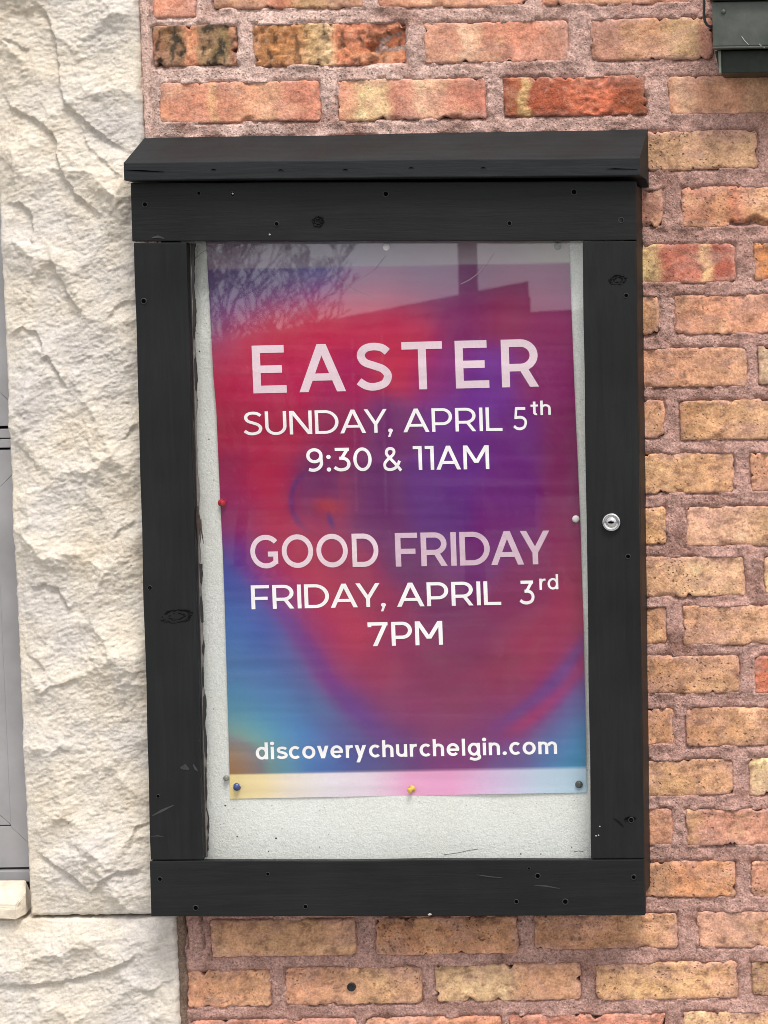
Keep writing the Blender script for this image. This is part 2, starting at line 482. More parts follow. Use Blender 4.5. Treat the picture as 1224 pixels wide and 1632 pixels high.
# ================================================================== brick wall
# each brick: pixel box x0, x1, y0, y1 measured at its left end, then its colour bands (position 0-1, display colour)
T1, T2, T3 = (205, 158, 112), (212, 166, 118), (196, 146, 104)
OR, PK, YE, RB = (216, 142, 100), (206, 140, 108), (228, 190, 128), (166, 88, 58)
BR = [
 # above the case
 (242, 311, -38, 29, [(0, (214, 140, 104)), (1, (200, 130, 100))]),
 (341, 580, -40, 16, [(0, (160, 120, 78)), (.3, (176, 130, 84)), (.45, (204, 112, 72)), (.6, (168, 138, 84)), (1, (176, 128, 88))]),
 (601, 838, -46, 13, [(0, (226, 156, 116)), (.5, (230, 168, 124)), (1, (218, 150, 112))]),
 (862, 1100, -50, 9, [(0, (214, 142, 100)), (.4, (222, 168, 120)), (1, (200, 130, 96))]),
 (1124, 1350, -55, 4, [(0, T3), (1, OR)]),
 (243, 378, 40, 107, [(0, (158, 104, 70)), (.2, (132, 100, 62)), (.36, (134, 100, 64)), (.42, (224, 150, 102)), (.5, (214, 140, 94)), (.56, (140, 108, 66)), (.88, (124, 104, 64)), (1, (190, 124, 88))]),
 (404, 648, 38, 107, [(0, (196, 138, 84)), (.12, (172, 118, 62)), (.28, (184, 126, 70)), (.36, (206, 168, 106)), (.5, (216, 184, 132)), (.56, (206, 128, 84)), (1, (208, 124, 80))]),
 (676, 905, 36, 102, [(0, (206, 152, 118)), (.2, (204, 140, 106)), (.27, (228, 190, 150)), (.36, (226, 180, 138)), (.42, (196, 126, 94)), (.8, (194, 124, 92)), (1, (206, 146, 114))]),
 (942, 1136, 31, 97, [(0, (160, 116, 92)), (.22, (158, 112, 90)), (.28, (190, 144, 98)), (.55, (184, 138, 94)), (.68, (172, 146, 92)), (.85, (176, 148, 96)), (.92, (168, 112, 92)), (1, (168, 114, 94))]),
 (1168, 1400, 26, 92, [(0, T3), (1, OR)]),
 (255, 510, 132, 197, [(0, (214, 146, 100)), (.1, (210, 136, 98)), (.3, (212, 140, 104)), (.34, (228, 178, 118)), (.4, (214, 138, 104)), (.6, (222, 160, 112)), (.7, (226, 170, 118)), (.78, (206, 132, 100)), (.9, (202, 124, 94)), (1, (222, 140, 106))]),
 (538, 774, 127, 194, [(0, (210, 138, 102)), (.1, (222, 160, 112)), (.16, (232, 194, 132)), (.32, (234, 204, 140)), (.38, (202, 130, 102)), (.48, (206, 140, 112)), (.55, (220, 176, 136)), (.72, (218, 160, 122)), (.78, (202, 124, 96)), (1, (204, 118, 92))]),
 (803, 1030, 124, 187, [(0, (150, 74, 40)), (.10, (168, 96, 52)), (.12, (198, 160, 96)), (.17, (200, 160, 98)), (.2, (160, 78, 44)), (.42, (164, 82, 48)), (.48, (206, 112, 72)), (.72, (206, 108, 68)), (.78, (156, 78, 44)), (1, (150, 84, 48))]),
 (1066, 1290, 122, 184, [(0, (190, 138, 100)), (.1, (206, 170, 126)), (.2, (194, 142, 102)), (.5, (196, 142, 102)), (.58, (182, 144, 102)), (1, (172, 136, 94))]),
 (250, 470, 222, 286, [(0, OR), (1, PK)]), (498, 730, 218, 282, [(0, PK), (1, T3)]), (756, 980, 214, 278, [(0, OR), (1, YE)]),
 # right of the case, downwards
 (1002, 1206, 210, 272, [(0, (192, 152, 108)), (.5, (196, 154, 110)), (1, (202, 160, 114))]),
 (1238, 1470, 206, 268, [(0, T1), (1, T3)]),
 (836, 1056, 304, 366, [(0, T3), (.75, (196, 142, 104)), (.9, (176, 124, 100)), (1, (188, 136, 104))]),
 (1086, 1296, 299, 364, [(0, (208, 146, 108)), (.16, (176, 118, 86)), (.3, (222, 162, 110)), (.4, (210, 132, 94)), (.55, (224, 170, 118)), (.8, (232, 182, 128)), (1, (220, 160, 112))]),
 (960, 1171, 391, 453, [(0, T3), (.3, (226, 196, 122)), (.4, (224, 186, 122)), (.46, (178, 104, 78)), (.72, (180, 106, 80)), (.76, (224, 182, 120)), (.8, (218, 170, 112)), (.84, (172, 90, 66)), (.97, (176, 96, 72)), (1, (206, 138, 110))]),
 (1202, 1430, 387, 447, [(0, (214, 140, 74)), (.5, (206, 124, 72)), (1, OR)]),
 (830, 1050, 474, 537, [(0, T2), (.85, (188, 140, 88)), (1, (196, 146, 100))]),
 (1075, 1300, 471, 534, [(0, (192, 136, 100)), (.2, (204, 144, 104)), (.6, (208, 148, 108)), (1, (196, 144, 106))]),
 (956, 1190, 556, 620, [(0, (206, 150, 112)), (.4, (204, 148, 108)), (1, (206, 156, 112))]),
 (1208, 1440, 552, 614, [(0, (198, 170, 130)), (1, T3)]),
 (826, 1059, 641, 701, [(0, T1), (1, (212, 158, 112))]),
 (1083, 1310, 638, 702, [(0, (190, 140, 90)), (.4, (204, 158, 108)), (1, (208, 164, 114))]),
 (952, 1170, 724, 789, [(0, T2), (.5, (220, 170, 114)), (1, (216, 164, 112))]),
 (1196, 1420, 721, 784, [(0, (206, 152, 112)), (1, T3)]),
 (830, 1061, 810, 870, [(0, T2), (1, (214, 164, 106))]),
 (1093, 1320, 808, 872, [(0, (210, 164, 126)), (.4, (216, 170, 130)), (.55, (218, 174, 122)), (1, (212, 166, 132))]),
 (958, 1187, 889, 953, [(0, T2), (.45, (214, 166, 118)), (.65, (220, 178, 128)), (1, (212, 166, 120))]),
 (1218, 1440, 886, 948, [(0, YE), (1, T2)]),
 (834, 1064, 969, 1030, [(0, T1), (1, (212, 158, 108))]),
 (1089, 1316, 966, 1028, [(0, (200, 150, 108)), (.4, (204, 158, 114)), (1, (206, 160, 118))]),
 (964, 1179, 1047, 1107, [(0, T3), (.5, (190, 142, 96)), (.7, (204, 156, 110)), (1, (188, 142, 98))]),
 (1201, 1430, 1044, 1106, [(0, (214, 122, 82)), (.4, (212, 118, 78)), (1, OR)]),
 (840, 1073, 1131, 1190, [(0, T1), (1, (208, 152, 104))]),
 (1093, 1320, 1129, 1190, [(0, (198, 144, 98)), (.3, (196, 148, 98)), (.5, (208, 160, 116)), (1, (206, 152, 110))]),
 (960, 1170, 1212, 1270, [(0, T1), (.4, (212, 166, 110)), (.7, (208, 158, 108)), (1, (210, 160, 114))]),
 (1194, 1420, 1208, 1268, [(0, (224, 196, 132)), (.2, (226, 200, 140)), (1, YE)]),
 (846, 1072, 1291, 1350, [(0, T1), (1, (208, 150, 112))]),
 (1094, 1320, 1290, 1349, [(0, (204, 160, 100)), (.15, (200, 140, 108)), (.5, (204, 146, 114)), (1, (200, 142, 106))]),
 (966, 1172, 1374, 1432, [(0, T3), (.45, (196, 148, 106)), (.62, (210, 146, 94)), (1, (212, 154, 102))]),
 (1197, 1420, 1372, 1430, [(0, (208, 148, 112)), (1, T1)]),
 # below the case
 (336, 567, 1466, 1526, [(0, (190, 144, 104)), (.5, (196, 152, 106)), (1, (206, 158, 112))]),
 (598, 826, 1462, 1522, [(0, (192, 138, 96)), (.5, (196, 142, 96)), (1, (190, 140, 96))]),
 (852, 1080, 1458, 1514, [(0, (194, 142, 100)), (.5, (194, 142, 98)), (1, (208, 158, 110))]),
 (1111, 1340, 1453, 1511, [(0, (204, 154, 120)), (.35, (206, 158, 124)), (.5, (206, 154, 108)), (1, T1)]),
 (297, 432, 1548, 1607, [(0, (214, 154, 112)), (.4, (198, 146, 100)), (1, (206, 156, 112))]),
 (455, 674, 1543, 1603, [(0, (208, 150, 108)), (.4, (202, 152, 110)), (.7, (216, 170, 116)), (1, (206, 158, 116))]),
 (694, 926, 1538, 1597, [(0, (216, 178, 126)), (.5, (218, 182, 130)), (.6, (212, 160, 112)), (1, (204, 152, 110))]),
 (950, 1175, 1535, 1594, [(0, (208, 160, 106)), (.5, (222, 176, 116)), (1, (212, 160, 112))]),
 (1198, 1420, 1530, 1588, [(0, (176, 140, 96)), (1, T3)]),
 (302, 570, 1626, 1690, [(0, (206, 140, 112)), (1, PK)]),
 (582, 800, 1622, 1684, [(0, (214, 160, 120)), (1, OR)]),
 (812, 1062, 1618, 1680, [(0, (206, 132, 104)), (1, PK)]),
 (1088, 1310, 1613, 1672, [(0, (220, 178, 126)), (1, T2)]),
]
wall = empty('brick_wall', at(720, 816, 0), 'weathered orange and tan brick wall with mauve mortar behind the black notice case', 'wall')
RNG = random.Random(4)
K_OUT = 1.20            # display value of a white surface facing out under this light


def clustered(n, edge):
    t = np.linspace(0, 1, n)
    return t


def build_brick(k, spec, fine=True):
    x0, x1, y0, y1, bands = spec
    yc = (y0 + y1) / 2; xm = (x0 + x1) / 2
    a, b = at(x0, yc), at(x1, yc - .0150 * (x1 - x0))
    t, u = at(x0, y0), at(x0, y1)
    cx, cz = (a.x + b.x) / 2, (a.z + b.z) / 2
    wd, ht = b.x - a.x, t.z - u.z
    nx, nz = (int(wd / .0030), int(ht / .0030)) if fine else (14, 6)
    e = .0011
    xs = np.concatenate([[0, e * .35, e], np.linspace(2.2 * e, wd - 2.2 * e, nx), [wd - e, wd - e * .35, wd]]) - wd / 2
    zs = np.concatenate([[0, e * .35, e], np.linspace(2.2 * e, ht - 2.2 * e, nz), [ht - e, ht - e * .35, ht]]) - ht / 2
    X, Z = np.meshgrid(xs, zs)
    sd = k * 13.7
    rough = {6: .0022, 12: .0012}.get(k, .0006)
    # ragged outline: shift whole rows / columns of the rim
    ex = np.clip(np.abs(X) / (wd / 2), 0, 1) ** 6; ez = np.clip(np.abs(Z) / (ht / 2), 0, 1) ** 4
    amp = .0030
    nb = lambda q, b: np.clip(fbm(q * 48 + sd * 3, b + sd, 5, 4, .6) - .48, 0, 1) * .011        # single nibbles out of the arris
    dx = (.0011 * fbm(Z * 75 + sd, np.sign(X) * 7 + sd, 3, 4, .6) + .0016 * vnoise(Z * 16 + sd, np.sign(X) * 5 + sd, 4) - np.sign(X) * nb(Z, np.sign(X) * 3)) * ex
    dz = (.0009 * fbm(X * 95 + sd, np.sign(Z) * 9 + sd, 8, 4, .6) + .0018 * vnoise(X * 11 + sd, np.sign(Z) * 5 + sd, 9) - np.sign(Z) * nb(X, np.sign(Z) * 3)) * ez
    # worn corners
    r = .0075 * (0.4 + RNG.random())
    qx = np.clip(np.abs(X) - (wd / 2 - r), 0, None) / r; qz = np.clip(np.abs(Z) - (ht / 2 - r), 0, None) / r
    L = np.sqrt(qx ** 2 + qz ** 2)
    mx = np.maximum(qx, qz); f = np.where(L > 1e-6, mx / np.maximum(L, 1e-6), 1)
    f = 1 - (1 - f) * .8
    Xr = np.sign(X) * np.where(qx > 0, (wd / 2 - r) + qx * r * f, np.abs(X))
    Zr = np.sign(Z) * np.where(qz > 0, (ht / 2 - r) + qz * r * f, np.abs(Z))
    dist = np.minimum(wd / 2 - np.abs(X), ht / 2 - np.abs(Z))
    proud = .0026 + RNG.uniform(-.0012, .0012)
    Y = -proud + .0030 * np.clip(1 - dist / (e * 1.7), 0, 1) ** 1.4
    Y += .0011 * fbm(X * 26 + sd, Z * 26, 21, 4) + rough * 1.3 * fbm(X * 110 + sd, Z * 190, 31, 3) + .0005 * vnoise(X * 330 + sd, Z * 330, 33)
    Y += RNG.uniform(-.012, .012) * Z + RNG.uniform(-.004, .004) * X
    # chipped arrises
    chip = fbm(X * 34 + sd * 2, Z * 34 + sd, 41, 3)
    Y += .0055 * np.clip(chip - .28, 0, 1) * np.clip(1 - dist / .008, 0, 1) * 2.2
    if k == 6:                                             # the corner that has broken away
        hole = (X > wd * .27 + .006 * np.sin(Z * 300)) & (Z < .006 - (X - wd * .27) * -.35)
        Y = np.where(hole, .012, Y)
    if k == 6 or k == 5:
        Y += .004 * np.clip(fbm(X * 70 + 3, Z * 90, 51, 3) - .25, 0, 1) * 1.5
    if k == 20:
        hole = (X > -.025) & (X < .035) & (Z < -ht * .5 + .011 + .004 * np.sin(X * 130))
        Y = np.where(hole, .010, Y)
    if k == 12:                                            # rough torn middle
        mid = np.clip(1 - np.abs(X / wd - .1) / .16, 0, 1)
        Y += .0022 * np.minimum(mid * 3, 1) * fbm(X * 95, Z * 230, 61, 4)
    P = np.stack([Xr + dx + cx, Y, Zr + dz + cz], -1)
    # colour: bands with wavy borders, burnt or pale rims
    u = (X / wd + .5) + .035 * fbm(X * 12 + sd, Z * 38 + sd, 71, 3)
    pos = [p for p, _ in bands]
    cols = np.array([lin(c) for _, c in bands])
    C = np.stack([np.interp(np.clip(u, 0, 1), pos, cols[:, i]) for i in range(3)], -1)
    m = fbm(X * 18 + sd * 3, Z * 24, 81, 4)
    C *= (1 + .24 * m)[..., None]
    C *= (1 + .16 * fbm(X * 60 + sd, Z * 75 + sd, 83, 3))[..., None]
    if y1 < 200 and k not in (5, 6, 12): C = C * .78 + np.array(lin((226, 166, 128))) * .22
    yel = np.clip(fbm(X * 20 + sd * 5, Z * 26 + 4, 91, 3) - .25, 0, 1)[..., None] * .45
    C = C * (1 - yel) + np.array(lin((232, 192, 134))) * yel
    rim = np.clip(1 - dist / .0045, 0, 1)[..., None] * .35 * np.clip(.6 + fbm(X * 40 + sd, Z * 40, 93, 2), 0, 1)[..., None]
    C = C * (1 - rim) + np.array(lin((206, 158, 136))) * rim
    gr = np.clip(fbm(X * 60 + sd, Z * 95 + sd, 99, 4, .65) - .16, 0, 1) * np.clip(1 - (ht / 2 - Z) / .019, 0, 1) * 2.6
    gr += np.clip(fbm(X * 50 + sd * 2, Z * 80, 94, 4, .65) - .24, 0, 1) * 1.3
    gr = np.clip(gr, 0, .6)[..., None] * (1.0 if y1 > 200 else .4)
    C = C * (1 - gr) + np.array(lin((112, 78, 62))) * gr
    hz = np.clip(.05 + .45 * fbm(X * 15 + sd * 7, Z * 30, 97, 4, .6) + .55 * np.clip(1 - dist / .010, 0, 1) * (.5 + fbm(X * 30 + sd, Z * 30, 98, 3)), 0, .62)[..., None]
    if k in (5, 6, 12): hz = hz * .4
    C = C * (1 - hz) + np.array(lin((194, 150, 130))) * hz
    if k == 5:
        sc = (np.clip(fbm(X * 90, Z * 60 + 2, 95, 3) - .05, 0, 1) * 2.4)[..., None] * (np.abs(X / wd) > .1)[..., None]
        C = C * (1 - np.clip(sc, 0, .85)) + np.array((.02, .022, .014)) * np.clip(sc, 0, .85)
    if k == 6:
        sc = (np.clip(fbm(X * 80, Z * 60 + 2, 96, 3) - .3, 0, 1) * 3)[..., None]
        C = C * (1 - np.clip(sc, 0, .7)) + np.array((.05, .03, .014)) * np.clip(sc, 0, .7)
    lum = (C * np.array((.3, .55, .15))).sum(-1, keepdims=True)
    C = (lum + (C - lum) * .90) * np.array((1.04, .98, 1.05))
    C = np.clip(C / K_OUT, .01, .62)
    pitd = (.25 if y1 < 200 else RNG.choice((.45, .7, 1.0, 1.0)))
    if k in (17, 29, 31): pitd = 1.0
    C = np.concatenate([C, np.full(C.shape[:2] + (1,), pitd)], -1)
    # skirt back into the wall
    rr, cc = X.shape
    idx = np.arange(rr * cc).reshape(rr, cc)
    loop = np.concatenate([idx[0, :-1], idx[:-1, -1], idx[-1, :0:-1], idx[:0:-1, 0]])
    V = P.reshape(-1, 3); back = V[loop].copy(); back[:, 1] = .02
    C = C.reshape(-1, 4)
    faces = np.stack([idx[:-1, :-1], idx[:-1, 1:], idx[1:, 1:], idx[1:, :-1]], -1).reshape(-1, 4).tolist()
    n0 = len(V); n = len(loop)
    faces += [(loop[(i + 1) % n], loop[i], n0 + i, n0 + (i + 1) % n) for i in range(n)]
    o = mk('brick', np.vstack([V, back]), faces, M_BRICK, wall, smooth=True, col=np.vstack([C, C[loop]]), pivot=(cx, 0, cz))
    return o, (cx, cz, wd, ht)


bricks = [build_brick(k, s) for k, s in enumerate(BR)]
rects = [r for _, r in bricks]
brick_with_hole = bricks[[i for i, s in enumerate(BR) if s[0] == 455][0]][0]

# mortar bed: one rough sheet, higher where it was smeared over the arrises
xl = at(222, 20).x - .02; xr = at(1420, 800).x; zt = at(700, -60).z; zb = at(700, 1700).z
step = .0024
xs = np.arange(xl, xr, step); zs = np.arange(zb, zt, step)
X, Z = np.meshgrid(xs, zs)
near = np.full(X.shape, 1.0)
for cx, cz, wd, ht in rects:
    i0, i1 = np.searchsorted(xs, [cx - wd / 2 - .03, cx + wd / 2 + .03]); j0, j1 = np.searchsorted(zs, [cz - ht / 2 - .03, cz + ht / 2 + .03])
    if i1 <= i0 or j1 <= j0: continue
    xx, zz = X[j0:j1, i0:i1], Z[j0:j1, i0:i1]
    ax_, az_ = np.abs(xx - cx) - wd / 2, np.abs(zz - cz) - ht / 2
    d = np.hypot(np.clip(ax_, 0, None), np.clip(az_, 0, None)) + np.minimum(np.maximum(ax_, az_), 0)
    near[j0:j1, i0:i1] = np.minimum(near[j0:j1, i0:i1], d)
ins = np.clip(-near - .0016, 0, None); near_ = near; near = np.clip(near, 0, None)
Y = -.0009 + .0020 * fbm(X * 30, Z * 30, 101, 4) + .0013 * fbm(X * 150, Z * 150, 111, 2)
smear = np.clip(fbm(X * 22 + 5, Z * 26, 121, 3) - .02, 0, 1)
Y -= .0050 * smear * np.exp(-near / .006)
Y += .0034 * np.exp(-((near - .0006) / .0018) ** 2) * np.clip((.12 - smear) * 12, 0, 1)
Y += np.clip(ins * 4, 0, .012)
# upright crack lines at the lower left, where the bed meets the stone
for px, wob in ((300, 2.0), (327, 5.0)):
    q0, q1 = at(px - 6, 1462), at(px, 1512)
    xc = q0.x + (Z - q0.z) * (q1.x - q0.x) / (q1.z - q0.z) + .0014 * fbm(Z * 90 + wob, Z * 0, 131, 3)
    Y += .006 * np.exp(-((X - xc) / .0016) ** 2) * ((Z < q0.z + .01) & (Z > q1.z))
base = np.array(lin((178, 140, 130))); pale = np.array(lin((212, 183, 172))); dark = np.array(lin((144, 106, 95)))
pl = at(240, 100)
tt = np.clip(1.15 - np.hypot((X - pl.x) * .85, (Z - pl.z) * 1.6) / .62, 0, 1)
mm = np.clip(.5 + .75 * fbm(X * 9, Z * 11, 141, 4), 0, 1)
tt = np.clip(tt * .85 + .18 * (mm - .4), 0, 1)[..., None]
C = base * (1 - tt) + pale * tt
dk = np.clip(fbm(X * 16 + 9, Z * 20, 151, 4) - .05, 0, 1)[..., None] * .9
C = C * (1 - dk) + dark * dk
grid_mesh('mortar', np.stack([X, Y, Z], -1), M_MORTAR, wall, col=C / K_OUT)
# the dark plugged hole in the low brick
pk = at(560, 1573, -.006)
bm = bmesh.new()
lathe(bm, [(.0062, 0), (.0062, -.0022), (.0048, -.003), (.0042, -.0012), (.0016, -.001), (.0010, -.002)], pk.x, pk.y + .0015, pk.z)
bm_obj('wall_plug', bm, M_SCREW, brick_with_hole)

# ================================================================== stone jamb
LEDGE = [   # chipped ledges traced in pixels; then the pixel direction of the dropped side, its drop in mm and its reach in mm
 ([(58, 0), (72, 22), (84, 55), (92, 105), (93, 140), (105, 165), (125, 182), (160, 215), (200, 240)], (-1, .5), 9, 22),
 ([(0, 150), (18, 172), (45, 185), (70, 200), (85, 215), (90, 250), (104, 288), (140, 328), (165, 345)], (-.7, 1), 9, 20),
 ([(0, 322), (30, 322), (48, 338), (52, 365), (50, 392)], (-1, .8), 7, 14),
 ([(82, 400), (90, 430), (105, 465), (120, 487), (135, 497)], (-1, .4), 7, 18),
 ([(8, 535), (35, 521), (55, 528), (68, 553), (66, 562)], (-.4, 1), 8, 13),
 ([(62, 572), (74, 566), (90, 590), (103, 613), (106, 620)], (-.8, 1), 8, 15),
 ([(170, 512), (180, 490), (200, 480), (222, 478)], (.5, 1), 6, 13),
 ([(118, 577), (135, 572), (151, 563)], (.2, 1), 4, 5),
 ([(196, 702), (205, 685), (222, 672)], (.7, .8), 6, 11),
 ([(178, 856), (190, 845), (215, 828)], (.3, 1), 5, 12),
 ([(40, 937), (70, 932), (90, 938), (105, 965), (111, 973)], (-.5, 1), 7, 14),
 ([(28, 1005), (40, 1045), (62, 1055), (75, 1075)], (-1, .8), 5, 12),
 ([(62, 1110), (78, 1095), (100, 1090), (122, 1082)], (.1, 1), 6, 13),
 ([(118, 820), (118, 900), (114, 960), (118, 1040), (118, 1080)], (1, 0), 4, 24),
 ([(100, 500), (103, 600), (104, 700), (100, 740), (110, 780), (122, 850)], (1, 0), 4, 26),
 ([(142, 1120), (145, 1180), (157, 1230), (165, 1280), (164, 1310)], (1, 0), 5, 18),
 ([(206, 1348), (209, 1332), (217, 1316), (238, 1311)], (1, .6), 7, 12),
 ([(52, 1358), (90, 1380), (120, 1400), (142, 1421)], (-.6, 1), 7, 18),
 ([(142, 1428), (160, 1405), (190, 1388), (228, 1386)], (.5, 1), 7, 18),
 ([(0, 1570), (60, 1570), (120, 1560), (165, 1548), (195, 1535), (212, 1524)], (.1, 1), 8, 20),
 ([(222, 1580), (236, 1582), (255, 1570), (278, 1562)], (0, 1), 6, 16),
 ([(0, 60), (25, 66), (45, 80)], (0, 1), 5, 12), ([(10, 20), (40, 16), (60, 6)], (0, 1), 4, 10),
 ([(172, 345), (185, 330), (200, 318)], (.7, .7), 5, 9), ([(15, 700), (40, 720), (60, 745)], (-.6, 1), 4, 12),
 ([(120, 180), (140, 235), (170, 262), (205, 290)], (-.6, .8), 4, 16),
]


def stone_relief(X, Z, seed):
    wx = .015 * fbm(X * 11, Z * 11, seed, 5, .62); wz = .015 * fbm(X * 11 + 40, Z * 11, seed + 5, 5, .62)
    Xw, Zw = X + wx, Z + wz
    rg = np.random.RandomState(seed)
    x0, x1, z0, z1 = X.min(), X.max(), Z.min(), Z.max()
    n = int((x1 - x0) * (z1 - z0) / .0042)
    h = np.full(X.shape, 1.0)
    for _ in range(n):
        cx, cz = rg.uniform(x0, x1), rg.uniform(z0, z1)
        th = rg.uniform(0, math.pi); a = rg.uniform(.6, 2.2)
        dx, dz = Xw - cx, Zw - cz
        u = dx * math.cos(th) + dz * math.sin(th); v = -dx * math.sin(th) + dz * math.cos(th)
        h = np.minimum(h, rg.uniform(.007, .013) + (u * u * a + v * v / a) / .32 + rg.uniform(-.13, .13) * u + rg.uniform(-.10, .10) * v)
    h = np.clip(h, 0, .03) + .0010 * fbm((X + Z * .5) * 34, (Z - X * .35) * 70, seed + 9, 5, .6)
    # thin overlapping flakes
    q = fbm(X * 13 + 3, Z * 15, seed + 20, 4) * 3.2
    fr = q - np.floor(q)
    h += .0009 * (np.floor(q) * 0 + np.minimum(fr * 1.15, 1) * np.where(fr > .93, (1 - fr) / .07, 1)) * np.clip(.5 + fbm(X * 6, Z * 6, seed + 30, 2), 0, 1)
    for pts, drn, amp, reach in LEDGE:
        P = [at(a, b, -.02) for a, b in pts]
        nx, nz = drn[0], -drn[1]; l = math.hypot(nx, nz); nx /= l; nz /= l
        bx0 = min(p.x for p in P) - .09; bx1 = max(p.x for p in P) + .09; bz0 = min(p.z for p in P) - .09; bz1 = max(p.z for p in P) + .09
        m = (X > bx0) & (X < bx1) & (Z > bz0) & (Z < bz1)
        if not m.any(): continue
        x = X[m] + .0022 * fbm(X[m] * 70, Z[m] * 70, 77, 3); z = Z[m] + .0022 * fbm(X[m] * 70 + 9, Z[m] * 70, 78, 3)
        best = np.full(x.shape, 9.0); sg = np.zeros(x.shape); tt_ = np.zeros(x.shape)
        for i, (p, q_) in enumerate(zip(P[:-1], P[1:])):
            ex, ez = q_.x - p.x, q_.z - p.z; L2 = ex * ex + ez * ez
            t = np.clip(((x - p.x) * ex + (z - p.z) * ez) / L2, 0, 1)
            ddx, ddz = x - p.x - t * ex, z - p.z - t * ez
            d = np.hypot(ddx, ddz); cr = ddx * (-ez) + ddz * ex
            side = np.sign(cr) * np.sign(nx * (-ez) + nz * ex)
            up = d < best
            best = np.where(up, d, best); sg = np.where(up, side, sg); tt_ = np.where(up, (i + t) / (len(P) - 1), tt_)
        fade = np.clip(np.minimum(tt_, 1 - tt_) * 7 + .12, 0, 1)
        w_ = reach / 1000
        g = np.where(sg > 0, -amp / 1000 * .62 * np.clip(best / .0036, 0, 1) * np.exp(-best / w_), .30 * amp / 1000 * np.exp(-best / (1.4 * w_)))
        h[m] += g * fade
    return h + .0008 * fbm((X + Z * .4) * 120, (Z - X * .3) * 230, seed + 40, 3, .6)


def stone_block(name, x0, x1, z0, z1, seed, parent, back=.05, step=.0015, base=-.004):
    xs = np.linspace(x0, x1, int((x1 - x0) / step)); zs = np.linspace(z0, z1, int((z1 - z0) / step))
    X, Z = np.meshgrid(xs, zs)
    h = stone_relief(X, Z, seed)
    e = np.minimum(np.minimum(X - x0, x1 - X), np.minimum(Z - z0, z1 - Z))
    h = h * np.clip(.35 + e / .03 * .65, 0, 1) * np.clip(e / .0035, 0, 1) ** .5
    h = np.minimum(h, .031)
    Xj = X + np.where(e < .004, .0014 * fbm(Z * 60, Z * 0 + seed, 7, 3), 0)
    Zj = Z + np.where(e < .004, .0014 * fbm(X * 60, X * 0 + seed, 9, 3), 0)
    P = np.stack([Xj, base - h, Zj], -1)
    n = 3                                                  # returns of the block
    o = grid_mesh(name, np.pad(P, ((1, 1), (1, 1), (0, 0)), 'edge') + np.pad(np.zeros(P.shape), ((1, 1), (1, 1), (0, 0)))
                  * 0 + ring_back(P.shape, back), M_STONE, parent)
    return o


def ring_back(shape, back):
    r, c, _ = shape
    A = np.zeros((r + 2, c + 2, 3)); m = np.ones((r + 2, c + 2), bool); m[1:-1, 1:-1] = False
    A[m, 1] = back
    return A


jamb = empty('stone_jamb', at(140, 1455, 0), 'pale cream rock faced limestone jamb between the grey window and the bricks', 'stone jamb')
sx1 = at(222, 20).x + .001; sx0 = (at(2, 400, -.01).x + at(45, 1440, -.01).x) / 2
zj = at(150, 1459, -.01).z
stone_block('stone_block', sx0, sx1, zj, at(100, -60).z, 11, jamb)
stone_block('stone_block', at(-260, 1500).x, sx1 + .0035, at(100, 1720).z, zj - .0035, 23, jamb)
# grey-pink pointing strip between stone and brick, up the whole joint
gx0 = sx1 - .004
zz = np.linspace(at(0, 1700).z, at(0, -70).z, 500)
Xs = np.linspace(0, 1, 9)
Xg, Zg = np.meshgrid(Xs, zz)
wdt = .014 + .003 * fbm(Zg * 20, Zg * 0, 201, 3)
Pg = np.stack([gx0 + .004 + Xg * wdt, -.0035 - .0025 * np.sin(np.pi * np.clip(Xg, 0, 1)) + .0012 * fbm(Xg * 6, Zg * 80, 203, 3) + .012 * (Xg > .99) + .02 * (Xg < .01), Zg], -1)
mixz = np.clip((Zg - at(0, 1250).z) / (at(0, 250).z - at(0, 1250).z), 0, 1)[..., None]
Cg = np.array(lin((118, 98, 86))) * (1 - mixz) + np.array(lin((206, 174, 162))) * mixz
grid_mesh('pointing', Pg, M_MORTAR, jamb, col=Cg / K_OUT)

# sill beside the jamb's foot
sill = empty('window_sill', at(10, 1462, 0), 'short pale stone sill under the grey window with a chipped front corner', 'window sill')
a0, a1 = at(-200, 1405, .03), at(40.5, 1403, .03)
f0, f1 = at(-200, 1443, -.02), at(25, 1443, -.02)
e1 = at(41, 1424, -.006)
b0, b1, be = at(-200, 1466, -.02), at(25, 1466, -.02), at(42, 1457, -.006)
V = [a0, a1, e1, f1, f0, b0, b1, be, (a1.x, .06, be.z), (a0.x, .06, b0.z)]
bm = bmesh.new(); bv = [bm.verts.new(v) for v in V]
for f in ((0, 1, 2, 3, 4), (4, 3, 6, 5), (3, 2, 7, 6), (2, 1, 8, 7), (5, 6, 7, 8, 9)): bm.faces.new([bv[i] for i in f])
bmesh.ops.bevel(bm, geom=[e for e in bm.edges if not e.is_boundary], offset=.0011, segments=2, affect='EDGES')
bmesh.ops.triangulate(bm, faces=bm.faces[:])
bmesh.ops.subdivide_edges(bm, edges=bm.edges[:], cuts=5, use_grid_fill=True)
for v in bm.verts:
    if v.co.y < -.012:
        v.co.y += .0035 * max(0, float(fbm(v.co.x * 40, v.co.z * 120, 17, 3)))
bm_obj('sill_slab', bm, M_SILL, sill, smooth=False)

# ================================================================== grey window at the left
win = empty('window', at(0, 1395, .06), 'grey metal window frame at the far left beside the cream stone', 'window')
YW = .055


def wbox(name, px0, px1, py0, py1, y0, y1, mat, bevel=.001):
    xa, xb = at(px0, 1000, YW).x, at(px1, 1000, YW).x
    za, zb_ = at(0, py1, YW).z, at(0, py0, YW).z
    bm = bmesh.new(); box_bm(bm, xa, xb, y0, y1, za, zb_)
    return bm_obj(name, bm, mat, win, bevel=bevel)


